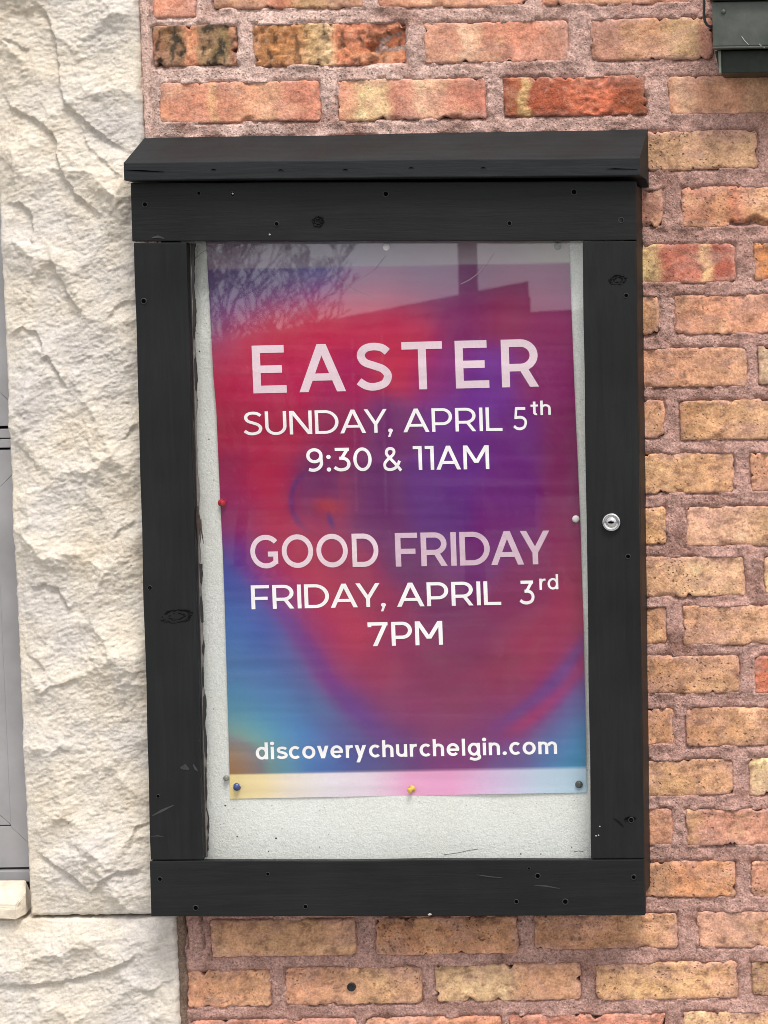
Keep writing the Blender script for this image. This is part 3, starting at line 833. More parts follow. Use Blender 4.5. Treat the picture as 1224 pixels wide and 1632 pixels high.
wbox('outer_frame', -420, 62, -260, 1403, YW + .03, YW + .05, M_GAP, 0)
SLOPE = lambda px: 0


def sash(py0, py1, name):
    """mitred sash ring: right stile and the two rails, each with a stepped inner bead"""
    xr_ = at(70, 1000, YW).x; xl_ = at(-420, 1000, YW).x
    zt_, zb_ = at(0, py0, YW).z, at(0, py1, YW).z
    W_, B_ = .060, .034
    root = None
    def trap(nm, pts, y0, y1):
        v = [(x, y0, z) for x, z in pts] + [(x, y1, z) for x, z in pts]
        bm = bmesh.new(); q = [bm.verts.new(p) for p in v]; n = len(pts)
        bm.faces.new(q[:n]); bm.faces.new(q[n:][::-1])
        for i in range(n): bm.faces.new((q[i], q[(i + 1) % n], q[n + (i + 1) % n], q[n + i]))
        return bm_obj(nm, bm, M_VINYL, win, bevel=.0009)
    g = .0007
    trap('stile', [(xr_ - W_, zt_ - W_ + g), (xr_, zt_ + g - .0014), (xr_, zb_ - g + .0014), (xr_ - W_, zb_ + W_ - g)], YW, YW + .03)
    trap('rail', [(xl_, zt_), (xr_ - g, zt_), (xr_ - W_ - g, zt_ - W_), (xl_, zt_ - W_)], YW + .0004, YW + .03)
    trap('rail', [(xl_, zb_ + W_), (xr_ - W_ - g, zb_ + W_), (xr_ - g, zb_), (xl_, zb_)], YW + .0004, YW + .03)
    xi = xr_ - W_ - .0012
    trap('glazing_bead', [(xi - B_, zt_ - W_ - B_), (xi, zt_ - W_ - .001), (xi, zb_ + W_ + .001), (xi - B_, zb_ + W_ + B_)], YW + .004, YW + .03)
    trap('glazing_bead', [(xl_, zt_ - W_ - .0012), (xi - g, zt_ - W_ - .0012), (xi - B_ - g, zt_ - W_ - B_), (xl_, zt_ - W_ - B_)], YW + .0043, YW + .03)
    trap('glazing_bead', [(xl_, zb_ + W_ + B_), (xi - B_ - g, zb_ + W_ + B_), (xi - g, zb_ + W_ + .0012), (xl_, zb_ + W_ + .0012)], YW + .0043, YW + .03)
    bm = bmesh.new(); box_bm(bm, xl_, xi - B_, YW + .016, YW + .02, zb_ + W_ + B_, zt_ - W_ - B_)
    bm_obj('pane', bm, M_GLASSDARK, win)


M_GLASSDARK = mat_plain('dark window glass', (.03, .033, .036), .05, 0, .6)
sash(-240, 679, 'upper')
sash(717, 1383, 'lower')
wbox('mullion', -420, 70, 683.5, 698, YW - .002, YW + .03, M_VINYL)
wbox('mullion', -420, 70, 699.5, 713.5, YW - .001, YW + .03, M_VINYL)
wbox('sill_track', -420, 70, 1386.5, 1404, YW - .008, YW + .03, M_VINYL)
wbox('back_wall', -420, 62, -260, 1500, YW + .06, YW + .07, M_GAP, 0)

# ================================================================== notice case
BROT = Matrix.Rotation(.0125, 3, 'Y')
BO = at(620, 880, 0)
case = empty('notice_case', BO, 'black stained wooden notice case with glazed locked door fixed to the brick wall', 'notice board', rot=BROT)
BF = Matrix.Translation(BO) @ BROT.to_4x4()
BFI = BF.inverted()


def bl(px, py, y):
    return BFI @ at(px, py, y)


YF, YB = -.064, -.052       # front and back of the door frame
xL = (bl(208, 330, YF).x + bl(240, 1440, YF).x) / 2; xR = (bl(1013, 330, YF).x + bl(1028, 1440, YF).x) / 2
zT = bl(612, 290, YF).z; zT1 = bl(612, 384, YF).z; zB1 = bl(612, 1371, YF).z; zB = bl(612, 1460, YF).z
xLi = (bl(300, 388, YF).x + bl(320, 1368, YF).x) / 2; xRi = (bl(925, 388, YF).x + bl(945, 1366, YF).x) / 2
trail = board('top_rail', xL, xR, YF, YB, zT1, zT, M_BX, case, BF, warp=.0009, seed=1)
brail = board('bottom_rail', xL + .0012, xR, YF - .0008, YB, zB, zB1, M_BX, case, BF, warp=.0009, seed=2)
lst = board('stile', xL + .0022, xLi, YF + .0006, YB, zB1 + .0011, zT1 - .0012, M_BZ, case, BF, warp=.0010, seed=3)
rst = board('stile', xRi, xR - .0005, YF + .0004, YB, zB1 + .0012, zT1 - .0010, M_BZ, case, BF, warp=.0008, seed=4)
# carcass behind the door
xc0, xc1 = xL + .034, xR - .0012
zc0 = bl(1038, 1411, 0).z; zc1 = zT - .004
board('side_panel', xc1 - .018, xc1, YB + .002, .004, zc0, zc1, M_CASE, case, BF, warp=.0006, seed=5)
board('side_panel', xc0, xc0 + .016, YB + .002, -.001, zc0, zc1, M_CASE, case, BF, seed=6)
board('bottom_panel', xc0 + .0165, xc1 - .0185, YB + .002, .003, zc0 + .001, zc0 + .017, M_CASE, case, BF, seed=7)
board('top_panel', xc0 + .0165, xc1 - .0185, YB + .002, .003, zc1 - .018, zc1 - .001, M_CASE, case, BF, seed=8)
# white pin board at the back of the case
Yb = -.020
bm = bmesh.new(); box_bm(bm, xc0 + .0168, xc1 - .0188, Yb, Yb + .012, zc0 + .0175, zc1 - .0185)
bm_obj('pin_board', bm, M_BOARD, case, BF)
pinboard = bpy.data.objects['pin_board']
rgp = random.Random(8)
for px, py in [(357, 1312), (359, 1284), (373, 1288), (378, 1333), (402, 1345), (428, 1357), (440, 1336), (509, 1350), (830, 1361), (862, 1361), (911, 1350), (333, 700), (341, 765), (318, 560), (325, 990), (340, 1130)]:
    p_ = bl(px, py, Yb); bm = bmesh.new(); rr = rgp.uniform(.0007, .0015)
    lathe(bm, [(rr, .0003), (rr * .8, -.0002)], p_.x, Yb, p_.z, n=8)
    bm_obj('pin_hole', bm, M_HOLE, pinboard, BF)
for pth in ([(708, 1362), (730, 1359), (748, 1355), (762, 1353)], [(676, 1369), (688, 1367), (697, 1368)], [(915, 1357), (922, 1356), (930, 1357)]):
    bm = bmesh.new(); tube(bm, [(lambda q: (q.x, Yb - .0001, q.z))(bl(a, b, Yb)) for a, b in pth], .0004, 4)
    bm_obj('scuff', bm, M_CAULK, pinboard, BF)
# sloping cap with its front edge, set a touch out of level with the door
crot = Matrix.Rotation(-.0075, 4, 'Y')
CO = BF @ crot
CI = CO.inverted()
cp = lambda px, py, y: CI @ at(px, py, y)
YC = -.083
cl_, cr_ = cp(197, 275, YC).x, cp(1020, 265, YC).x
ztop = (cp(300, 258.5, YC).z + cp(950, 251.5, YC).z) / 2; zfb = (cp(300, 287, YC).z + cp(950, 279, YC).z) / 2
zrear = (cp(300, 219, -.004).z + cp(950, 208, -.004).z) / 2
sec = [(YC, zfb), (YC, ztop), (-.004, zrear), (-.004, zfb - .011), (-.03, zfb - .0006)]
bm = bmesh.new()
zrl, zrr = cp(232, 219.5, -.004).z, cp(1027, 206, -.004).z        # the back edge climbs to the right a little more than the front
A = [bm.verts.new((cl_, y, zrl if z == zrear else z)) for y, z in sec]; B = [bm.verts.new((cr_, y, zrr if z == zrear else z)) for y, z in sec]
bm.faces.new(A); bm.faces.new(B[::-1])
for i in range(5): bm.faces.new((A[i], A[(i + 1) % 5], B[(i + 1) % 5], B[i]))
bmesh.ops.bevel(bm, geom=bm.edges[:], offset=.0013, segments=2, affect='EDGES', profile=.6)
for i in range(1, 30):
    bmesh.ops.bisect_plane(bm, geom=bm.verts[:] + bm.edges[:] + bm.faces[:], plane_co=(cl_ + (cr_ - cl_) * i / 30, 0, 0), plane_no=(1, 0, 0))
for v in bm.verts:
    v.co.z += .0008 * float(vnoise(v.co.x * 6, v.co.y * 20, 12)) + .0003 * float(vnoise(v.co.x * 40, v.co.y * 50, 13))
M_CAP = mat_paint('black stained cap wood', 'X', base=(.0105, .0118, .0130), rough=.55)  # lighter base than the rails: sky reflection on the slope put into the colour
cap = bm_obj('cap', bm, M_CAP, case, CO)

# glass: leans a degree in its rebate
g0, g1 = zB1 - .004, zT1 + .004
tilt = math.radians(.8)
bm = bmesh.new(); hg = (g1 - g0) / 2
box_bm(bm, xLi - .006, xRi + .006, -.0012, .0012, -hg, hg)
for v in bm.verts: v.co = Matrix.Rotation(-tilt, 3, 'X') @ v.co
for v in bm.verts: v.co += Vector((0, -.0425, (g0 + g1) / 2))
pane = bm_obj('glass_pane', bm, M_GLASS, case, BF)
M_GSC = mat_plain('glass scratch', (.16, .15, .16), .6); M_GSC2 = mat_plain('bright glass scratch', (.26, .22, .25), .5)
for pth, m_, r_ in (([(522, 410), (530, 434), (552, 456), (578, 468), (606, 479)], M_GSC, .00042), ([(614, 408), (598, 428), (572, 446), (540, 462), (508, 476)], M_GSC, .0003),
                    ([(734, 453), (748, 446), (762, 436), (776, 420), (786, 404)], M_GSC2, .0004), ([(312, 412), (322, 402), (338, 394), (352, 390)], M_GSC, .0004)):
    bm = bmesh.new(); tube(bm, [bl(a, b, -.0392) for a, b in pth], r_, 4)
    bm_obj('scratch', bm, m_, pane, BF)

# ragged old sealant along the left and lower edge of the glass
def bead(name, x_of, z0, z1, mat, wmax, seed, n=220, y=-.0465):
    bm = bmesh.new(); prev = None
    for i in range(n + 1):
        z = z0 + (z1 - z0) * i / n
        x = x_of(z); wv = wmax * max(.12, .45 + .9 * float(fbm(z * 22, seed, 7, 4)))
        row = [bm.verts.new((x - .003, y, z)), bm.verts.new((x, y - .0025, z)), bm.verts.new((x + wv, y - .001, z)), bm.verts.new((x + wv + .0006, y + .001, z))]
        if prev:
            for a in range(3): bm.faces.new((prev[a], prev[a + 1], row[a + 1], row[a]))
        prev = row
    return bm_obj(name, bm, mat, case, BF)


bead('sealant_bead', lambda z: xLi + .0005, zB1 + .002, zT1 - .002, M_CAULK, .0024, 3.3, y=-.0478)
bead('sealant_bead', lambda z: xLi + .0012, bl(300, 640, YF).z, zT1 - .002, M_GAP, .0042, 8.1, y=-.0472)
bead('sealant_bead', lambda z: xLi + .0012, bl(300, 1360, YF).z, bl(300, 900, YF).z, M_GAP, .0030, 5.7, y=-.0472)
# splinter at mid height
s0 = bl(316, 845, -.0495)
bm = bmesh.new()
for j, (dx, dz, ln, wd) in enumerate(((0, .010, .042, .0028), (.003, .004, .040, .0026), (.0055, .0, .034, .0022), (.002, .022, .026, .003))):
    pts = [(s0.x + dx - .001, s0.y - .004 + j * .0004, s0.z + dz + ln * .45), (s0.x + dx + .0004, s0.y - .0045, s0.z + dz), (s0.x + dx + .0012 * j, s0.y - .003, s0.z + dz - ln * .55)]
    tube(bm, pts, [.0012, wd * .5, .0003], 5)
bm_obj('splinter', bm, M_RAW, case, BF)

# screw holes, bare screws, knots and scuffs, traced on the boards
def screw(px, py, host, r=.0042, y=YF, ringed=True):
    p = bl(px, py, y); r *= .84
    bm = bmesh.new()
    prof = [(r * 1.3, .0004), (r * 1.18, -.0006), (r, -.0011), (r * .82, -.0003)] if ringed else [(r, .0004), (r * .9, -.0005), (r * .8, -.0003)]
    n = 14; rings = []
    for rr, h in prof:
        rings.append([bm.verts.new((p.x + rr * math.cos(2 * math.pi * i / n), y + h, p.z + rr * math.sin(2 * math.pi * i / n))) for i in range(n)])
    for a, b in zip(rings[:-1], rings[1:]):
        for i in range(n): bm.faces.new((a[i], a[(i + 1) % n], b[(i + 1) % n], b[i]))
    o = bm_obj('screw', bm, M_SCREW, host, BF, smooth=True)
    bm = bmesh.new()
    c = bm.verts.new((p.x, y - .0004, p.z)); rg_ = [bm.verts.new((p.x + r * .84 * math.cos(2 * math.pi * i / n), y - .0005, p.z + r * .84 * math.sin(2 * math.pi * i / n))) for i in range(n)]
    for i in range(n): bm.faces.new((c, rg_[i], rg_[(i + 1) % n]))
    bm_obj('screw_hole', bm, M_HOLE, host, BF)


for px, py, r in ((231, 326, .0040), (317, 308, .003), (371, 309, .0038), (615, 309, .0044), (441, 357, .0036), (915, 306, .0046), (812, 356, .0036), (990, 351, .0042)):
    screw(px, py, trail, r)
for px, py, r in ((255, 1401, .0036), (312, 1447, .0042), (427, 1393, .003), (487, 1445, .0036), (843, 1384, .0024), (857, 1396, .0042), (823, 1437, .0036), (901, 1437, .0044), (1010, 1398, .0038)):
    screw(px, py, brail, r, YF - .0008)
for px, py, r in ((229, 480, .0042), (239, 937, .0036), (252, 1269, .003), (294, 1224, .003)): screw(px, py, lst, r, YF + .0006)
for px, py, r in ((998, 471, .0036), (1001, 887, .0038), (1006, 1307, .0042)): screw(px, py, rst, r, YF + .0004)


def knot(px, py, wpx, hpx, host, seed, y=YF):
    p = bl(px, py, y); n = 26; rg_ = random.Random(seed)
    bm = bmesh.new(); rings = []
    for s, h in ((1.0, .0003), (.86, -.0012), (.6, .0), (.45, -.0008), (.2, .0002)):
        ring = []
        for i in range(n):
            a = 2 * math.pi * i / n; q = s * (1 + .22 * float(vnoise(math.cos(a) * 2 + seed, math.sin(a) * 2, 7 + int(s * 9))))
            ring.append(bm.verts.new((p.x + q * wpx * S / 2 * math.cos(a), y + h * (1 + .8 * rg_.uniform(-1, 1)), p.z + q * hpx * S / 2 * math.sin(a) + .1 * q * wpx * S / 2 * math.cos(a))))
        rings.append(ring)
    for a, b in zip(rings[:-1], rings[1:]):
        for i in range(n): bm.faces.new((a[i], a[(i + 1) % n], b[(i + 1) % n], b[i]))
    bm.faces.new(rings[-1])
    bm_obj('knot', bm, M_KNOT, host, BF)


M_KNOT = mat_plain('dark resin knot', (.0022, .0022, .0022), .6, spec=.12, mott=.5, scale=400, bump=.6)
knot(282, 982, 54, 24, lst, 3, YF + .0006)
knot(985, 446, 30, 17, rst, 5, YF + .0004)
knot(507, 353, 19, 18, trail, 7)
knot(1004, 1305, 20, 8, rst, 9, YF + .0004)
# pale chips and scratches in the stain
M_CHIPPED = mat_plain('bare pale chip', (.34, .33, .31), .8, mott=.2)
M_SCRATCH = mat_plain('rubbed stain', (.024, .024, .024), .7, mott=.3)


def mark(name, pts, wpx, host, mat, y):
    q = [bl(a, b, y) for a, b in pts]
    bm = bmesh.new(); prev = None
    for i, p in enumerate(q):
        t = (q[min(i + 1, len(q) - 1)] - q[max(i - 1, 0)]).normalized(); nrm = Vector((-t.z, 0, t.x))
        wv = wpx * S / 2 * (.35 if i in (0, len(q) - 1) else 1)
        row = (bm.verts.new((p.x + nrm.x * wv, y - .0003, p.z + nrm.z * wv)), bm.verts.new((p.x - nrm.x * wv, y - .0003, p.z - nrm.z * wv)))
        if prev: bm.faces.new((prev[0], prev[1], row[1], row[0]))
        prev = row
    bm_obj(name, bm, mat, host, BF)


for px, py in ((371, 309), (430, 374)): mark('chip', [(px - 1.5, py), (px, py - .5), (px + 1.5, py)], 3, trail, M_CHIPPED, YF - .0012)
mark('chip', [(682, 1458), (685, 1457), (688, 1457)], 4, brail, M_CHIPPED, YF - .0015)
for px, py in ((950, 1332), (954, 1331), (956, 1317)): mark('chip', [(px - 1.2, py), (px, py), (px + 1.2, py)], 2.4, rst, M_CHIPPED, YF - .0004)
mark('scratch', [(242, 379), (252, 377), (262, 380)], 4, trail, M_SCRATCH, YF - .0004)
mark('scratch', [(243, 1300), (258, 1292), (277, 1283)], 4, lst, M_SCRATCH, YF + .0002)
mark('scratch', [(288, 1224), (295, 1222), (301, 1226)], 9, lst, M_SCRATCH, YF + .0002)
mark('scratch', [(308, 1218), (311, 1224), (315, 1229)], 4, lst, M_SCRATCH, YF + .0002)
mark('scratch', [(240, 1333), (252, 1332), (262, 1334)], 2, lst, M_SCRATCH, YF + .0002)
mark('scratch', [(852, 1411), (870, 1412), (892, 1416)], 2.5, brail, M_SCRATCH, YF - .0012)
mark('scratch', [(760, 1394), (780, 1397), (802, 1399)], 2, brail, M_SCRATCH, YF - .0012)
mark('scratch', [(978, 1304), (986, 1310), (994, 1318)], 3, rst, M_KNOT, YF + .0002)
mark('scratch', [(1016, 270), (980, 269), (966, 269.5)], 1.8, cap, M_HOLE, YC - .0004)
mark('scratch', [(200, 271), (225, 272), (262, 274)], 2.2, cap, M_HOLE, YC - .0004)
for px, py in ((340, 271), (447, 271.5), (550, 271), (655, 268), (770, 268)): mark('scratch', [(px - 4, py), (px, py - 1), (px + 5, py)], 1.8, cap, M_HOLE, YC - .0004)
# cam lock
p = bl(975, 832, YF)
bm = bmesh.new(); lathe(bm, [(.0128, .001), (.0128, -.0035), (.0116, -.0052), (.0094, -.0058), (.0088, -.0046), (.0058, -.0046), (.0054, -.0062), (.0022, -.0064)], p.x, YF, p.z, n=32)
lock = bm_obj('lock', bm, M_CHROME, rst, BF, smooth=True)
lock.data.polygons.foreach_set('use_smooth', [len(f.vertices) == 4 for f in lock.data.polygons])
bm = bmesh.new(); box_bm(bm, p.x - .0038, p.x + .0038, YF - .0070, YF - .0055, p.z - .0013, p.z + .0013)
bm_obj('keyhole', bm, M_HOLE, rst, BF)

# ================================================================== poster
poster = empty('poster', at(640, 830, Yb - .004), 'purple and red church poster with white lettering pinned inside the glazed case', 'poster')
LE = [(383, 328), (415, 330), (500, 335), (600, 340), (650, 344.5), (720, 347.5), (800, 351), (880, 355), (960, 358), (1100, 362), (1200, 365), (1273, 367)]
RE = [(383, 906.5), (500, 911), (640, 916.5), (827, 924.5), (1000, 930), (1150, 933), (1263, 935)]


def bulge(px, py):
    """how far the sheet stands off the pin board, metres"""
    px = np.asarray(px, float); py = np.asarray(py, float)
    e = np.clip((px - 340) / 590, 0, 1)
    s = .0022 + .0035 * np.exp(-((py - 600) / 110) ** 2) * np.exp(-e * 5) + .003 * np.exp(-((py - 1010) / 130) ** 2) * np.exp(-e * 4)
    s = s + .0016 * np.exp(-((py - 1120) / 100) ** 2) * np.exp(-(1 - e) * 4) + .0012 * np.sin(py / 95.0 + 1) * np.sin(px / 140.0)
    s = s + .0008 * fbm(px / 420.0, py / 34.0, 301, 3) + .0006 * fbm(px / 150.0, py / 120.0, 303, 2)
    low = np.clip((py - 1225) / 45, 0, 1)
    s = s + .0016 * low * (.5 - .5 * np.cos((px - 370) / 285 * 2 * np.pi)) - .0008 * low
    return s


CP = [  # px, py, printed colour; top middle points greyed to paint in sky reflection
 (335, 450, 104, 78, 124), (400, 450, 100, 80, 128), (450, 450, 104, 86, 136), (335, 520, 112, 74, 122), (395, 496, 116, 86, 136), (455, 474, 118, 98, 152), (500, 452, 112, 104, 168),
 (520, 440, 110, 106, 184), (560, 450, 150, 134, 172), (600, 438, 152, 132, 164), (660, 438, 146, 120, 152), (720, 440, 146, 104, 140), (760, 440, 136, 70, 116), (840, 440, 150, 88, 128), (900, 450, 150, 70, 118),
 (345, 560, 200, 84, 110), (400, 530, 220, 84, 92), (450, 506, 230, 100, 90), (500, 488, 226, 106, 98), (550, 474, 226, 112, 112), (600, 462, 206, 104, 120), (650, 470, 168, 76, 112), (570, 500, 206, 54, 90), (520, 515, 212, 56, 88), (460, 535, 204, 54, 88), (420, 560, 206, 54, 88),
 (500, 540, 214, 50, 92), (600, 520, 212, 50, 88), (650, 510, 206, 56, 88), (700, 480, 150, 66, 112), (745, 500, 140, 44, 104), (800, 500, 156, 54, 92), (880, 520, 152, 56, 104), (840, 470, 150, 50, 92),
 (355, 600, 200, 44, 84), (450, 600, 204, 44, 92), (550, 600, 188, 46, 98), (640, 580, 212, 56, 86), (700, 600, 152, 54, 124), (780, 600, 128, 56, 152), (860, 600, 146, 46, 108), (908, 600, 146, 44, 104),
 (352, 680, 184, 34, 78), (450, 680, 186, 40, 80), (540, 680, 158, 46, 92), (620, 680, 124, 50, 112), (720, 670, 118, 48, 140), (760, 640, 122, 52, 150), (820, 690, 116, 38, 126), (905, 690, 132, 36, 92),
 (356, 760, 166, 34, 88), (430, 760, 192, 44, 80), (500, 770, 120, 44, 100), (530, 790, 150, 60, 96), (600, 780, 112, 50, 108), (690, 770, 106, 44, 130), (740, 730, 112, 46, 136), (810, 780, 116, 34, 122), (915, 780, 134, 36, 94),
 (356, 830, 150, 40, 104), (385, 830, 168, 42, 96), (430, 840, 192, 46, 80), (500, 830, 170, 50, 92), (600, 840, 118, 50, 106), (700, 830, 104, 46, 126), (810, 850, 122, 36, 116), (915, 850, 146, 34, 90),
 (360, 890, 66, 66, 158), (380, 890, 110, 50, 140), (420, 900, 176, 44, 96), (480, 900, 190, 46, 80), (560, 900, 170, 46, 86), (650, 900, 116, 50, 104), (750, 900, 122, 42, 116), (850, 910, 138, 38, 92), (918, 910, 160, 30, 84),
 (362, 940, 62, 90, 176), (400, 950, 76, 62, 156), (450, 960, 156, 48, 118), (520, 960, 192, 46, 82), (600, 960, 166, 48, 88), (700, 970, 128, 48, 98), (820, 960, 140, 38, 90), (920, 960, 168, 30, 82),
 (364, 1000, 76, 122, 196), (410, 1000, 72, 94, 186), (450, 1010, 96, 64, 150), (500, 1010, 168, 54, 108), (560, 1010, 196, 48, 84), (640, 1010, 152, 48, 94), (750, 1020, 136, 46, 92), (860, 1010, 162, 36, 82), (922, 1010, 172, 36, 88),
 (366, 1060, 82, 124, 184), (420, 1060, 80, 106, 180), (480, 1060, 92, 66, 146), (530, 1070, 166, 62, 106), (600, 1070, 168, 58, 92), (700, 1070, 144, 52, 92), (800, 1070, 154, 44, 84), (870, 1060, 168, 40, 84), (924, 1060, 150, 46, 110),
 (368, 1120, 92, 146, 182), (430, 1120, 92, 126, 192), (500, 1120, 88, 70, 152), (560, 1125, 128, 62, 124), (640, 1120, 152, 62, 102), (740, 1120, 148, 56, 94), (820, 1130, 146, 52, 100), (870, 1130, 160, 44, 92), (905, 1110, 120, 66, 140), (926, 1100, 100, 84, 160), (915, 1135, 92, 110, 180),
 (370, 1170, 140, 172, 158), (410, 1170, 100, 174, 198), (470, 1165, 92, 138, 204), (540, 1160, 90, 74, 152), (610, 1165, 122, 64, 122), (700, 1165, 146, 62, 106), (780, 1165, 138, 56, 116), (830, 1165, 150, 50, 108), (880, 1160, 96, 82, 156), (928, 1165, 84, 146, 196), (895, 1180, 92, 120, 184),
 (371, 1205, 186, 150, 88), (400, 1210, 138, 142, 114), (440, 1210, 100, 160, 192), (500, 1205, 88, 126, 200), (570, 1205, 84, 80, 154), (650, 1205, 112, 68, 126), (740, 1205, 138, 62, 118), (810, 1205, 116, 76, 142), (870, 1200, 84, 124, 184), (930, 1205, 80, 150, 196),
 (372, 1228, 196, 128, 60), (400, 1228, 156, 122, 72), (440, 1228, 98, 134, 158), (520, 1226, 76, 102, 172), (600, 1224, 82, 74, 140), (720, 1222, 134, 64, 128), (820, 1220, 104, 84, 152), (930, 1222, 76, 142, 190),
]
STRIP = [(367, 238, 214, 150), (420, 236, 214, 166), (460, 228, 214, 200), (520, 222, 214, 222), (590, 224, 204, 220), (650, 230, 164, 204), (720, 228, 158, 200), (790, 206, 180, 214), (860, 184, 200, 220), (935, 176, 204, 222)]
STRIPT = [(328, 134, 114, 136), (450, 132, 120, 142), (560, 144, 134, 156), (680, 148, 130, 148), (800, 154, 132, 144), (907, 172, 164, 160)]  # top strip, its tone lifted to carry part of the sky's reflection
K_IN = 1.05
nu, nv = 190, 290
vy = np.linspace(383, 1273, nv)
lx = np.interp(vy, [a for a, _ in LE], [b for _, b in LE]); rx = np.interp(vy, [a for a, _ in RE], [b for _, b in RE])
uu = np.linspace(0, 1, nu)
PXg = lx[:, None] * (1 - uu) + rx[:, None] * uu
PYg = vy[:, None] - (uu[None, :] * (10 * np.clip((vy[:, None] - 383) / 890, 0, 1)))
cpx = np.array([c[:2] for c in CP], float); cpc = np.array([lin(c[2:]) for c in CP])
num = np.zeros(PXg.shape + (3,)); den = np.zeros(PXg.shape)
for (x, y), c in zip(cpx, cpc):
    d2 = (PXg - x) ** 2 + (PYg - y) ** 2
    wgt = np.exp(-d2 / (2 * 26 ** 2)) + 1e-3 * np.exp(-d2 / (2 * 80 ** 2)) + 1e-9
    num += wgt[..., None] * c; den += wgt
C = num / den[..., None]
# printed curves: the dark crescent and the small orange flare in the middle, the blue arc at the lower right
cresc = np.exp(-((np.hypot(PXg - 522, PYg - 800) - 58 + (PYg - 800) * .04) / 4.5) ** 2) * np.clip((508 - PXg) / 14, 0, 1) * np.clip((PYg - 742) / 26, 0, 1) * np.clip((850 - PYg) / 20, 0, 1)
inner = np.clip(1 - np.hypot((PXg - 522) / 58, (PYg - 800) / 60), 0, 1) ** .4 * (PXg < 540) * np.clip((835 - PYg) / 20, 0, 1)
C = C * (1 - .55 * inner[..., None]) + np.array(lin((104, 46, 104))) * .55 * inner[..., None]
C = C * (1 - .6 * cresc[..., None]) + np.array(lin((58, 40, 120))) * .6 * cresc[..., None]
fl = np.exp(-(((PXg - 522) / 24) ** 2 + ((PYg - 808 - (PXg - 522) * .1) / 15) ** 2))
C = C * (1 - .72 * fl[..., None]) + np.array(lin((202, 74, 66))) * .72 * fl[..., None]
fb = np.exp(-(((PXg - 527 - (PYg - 830) * .3) / 4.5) ** 2 + ((PYg - 830) / 13) ** 2))
C = C * (1 - .85 * fb[..., None]) + np.array(lin((58, 44, 120))) * .85 * fb[..., None]
arc = np.exp(-((np.hypot((PXg - 640), (PYg - 860)) - 332) / 11) ** 2) * np.clip((PXg - 770) / 50, 0, 1) * np.clip((PYg - 985) / 50, 0, 1)
C = C * (1 - .55 * arc[..., None]) + np.array(lin((92, 62, 150))) * .55 * arc[..., None]
arc2 = np.exp(-((np.hypot((PXg - 640), (PYg - 860)) - 352) / 11) ** 2) * np.clip((PXg - 790) / 50, 0, 1) * np.clip((PYg - 1000) / 40, 0, 1)
C = C * (1 - .45 * arc2[..., None]) + np.array(lin((196, 40, 96))) * .45 * arc2[..., None]
xc_ = np.interp(PYg, [850, 880, 900, 940, 980, 1030, 1080, 1130, 1180, 1230], [340, 354, 372, 404, 438, 468, 498, 536, 586, 636])
wb = np.interp(PYg, [860, 900, 1000, 1200], [14, 20, 34, 60])
kb = np.clip((xc_ - PXg) / wb + .5, 0, 1); kb = kb * kb * (3 - 2 * kb) * np.clip((1190 - PYg) / 60, 0, 1) * np.clip((PYg - 862) / 24, 0, 1) * .45
bc = np.stack([np.interp(PYg, [880, 940, 1000, 1060, 1130], [lin(c)[i] for c in ((46, 58, 150), (48, 80, 166), (66, 98, 172), (78, 108, 168), (88, 132, 178))]) for i in range(3)], -1)
C = C * (1 - kb[..., None]) + bc * kb[..., None]
vf = np.exp(-((PXg - xc_ - wb * .55) / (wb * .45)) ** 2) * np.clip((PYg - 870) / 30, 0, 1) * np.clip((1220 - PYg) / 60, 0, 1) * .5
C = C * (1 - vf[..., None]) + np.array(lin((104, 48, 146))) * vf[..., None]
C = np.clip(C, 0, 1) * .74
sat = C.mean(-1, keepdims=True); C = np.clip(sat + (C - sat) * 1.10, .004, 1)
warm = np.clip((C[..., 0] - C[..., 2]) * 9 + .9, 0, 1)[..., None]
C = C * (warm * np.array((.93, .80, 1.04)) + (1 - warm) * np.array((.95, 1.16, 1.06)))
yb_ = 1233 - .019 * (PXg - 367)
low = np.clip((PYg - yb_) / 2.5, 0, 1)[..., None]
stc = np.stack([np.interp(PXg, [s[0] for s in STRIP], [lin(s[1:])[i] for s in STRIP]) for i in range(3)], -1)
C = C * (1 - low) + stc * low
yt_ = 431 - .019 * (PXg - 328)
hi = np.clip((yt_ - PYg) / 2.5, 0, 1)[..., None]
stc = np.stack([np.interp(PXg, [s[0] for s in STRIPT], [lin(s[1:])[i] for s in STRIPT]) for i in range(3)], -1)
C = C * (1 - hi) + stc * hi
C = np.clip(C / K_IN, .004, .9)


def poster_pt(px, py, lift=0.0):
    return at(px, py, Yb - float(bulge(px, py)) - lift)


Pp = np.zeros(PXg.shape + (3,))
BU = bulge(PXg, PYg)
for j in range(nv):
    for i in range(nu):
        Pp[j, i] = at(PXg[j, i], PYg[j, i], Yb - BU[j, i])
grid_mesh('printed_sheet', Pp, M_PRINT, poster, col=C, flip=True)

# ---- lettering drawn as strokes: geometric capitals, cap height 1
W_ = .14


def rect(x0, y0, x1, y1): return [[(x0, y0), (x1, y0), (x1, y1), (x0, y1)]]
def para(x0, y0, x1, y1, hw): return [[(x0 - hw / 2, y0), (x0 + hw / 2, y0), (x1 + hw / 2, y1), (x1 - hw / 2, y1)]]


def arc_(cx, cy, rx_, ry_, a0, a1, w, n=0):
    n = n or max(6, int(abs(a1 - a0) / 7)); out = []
    A_ = [math.radians(a0 + (a1 - a0) * i / n) for i in range(n + 1)]
    o = [(cx + rx_ * math.cos(a), cy + ry_ * math.sin(a)) for a in A_]
    q = [(cx + (rx_ - w) * math.cos(a), cy + (ry_ - w) * math.sin(a)) for a in A_]
    return [[o[i], o[i + 1], q[i + 1], q[i]] for i in range(n)]


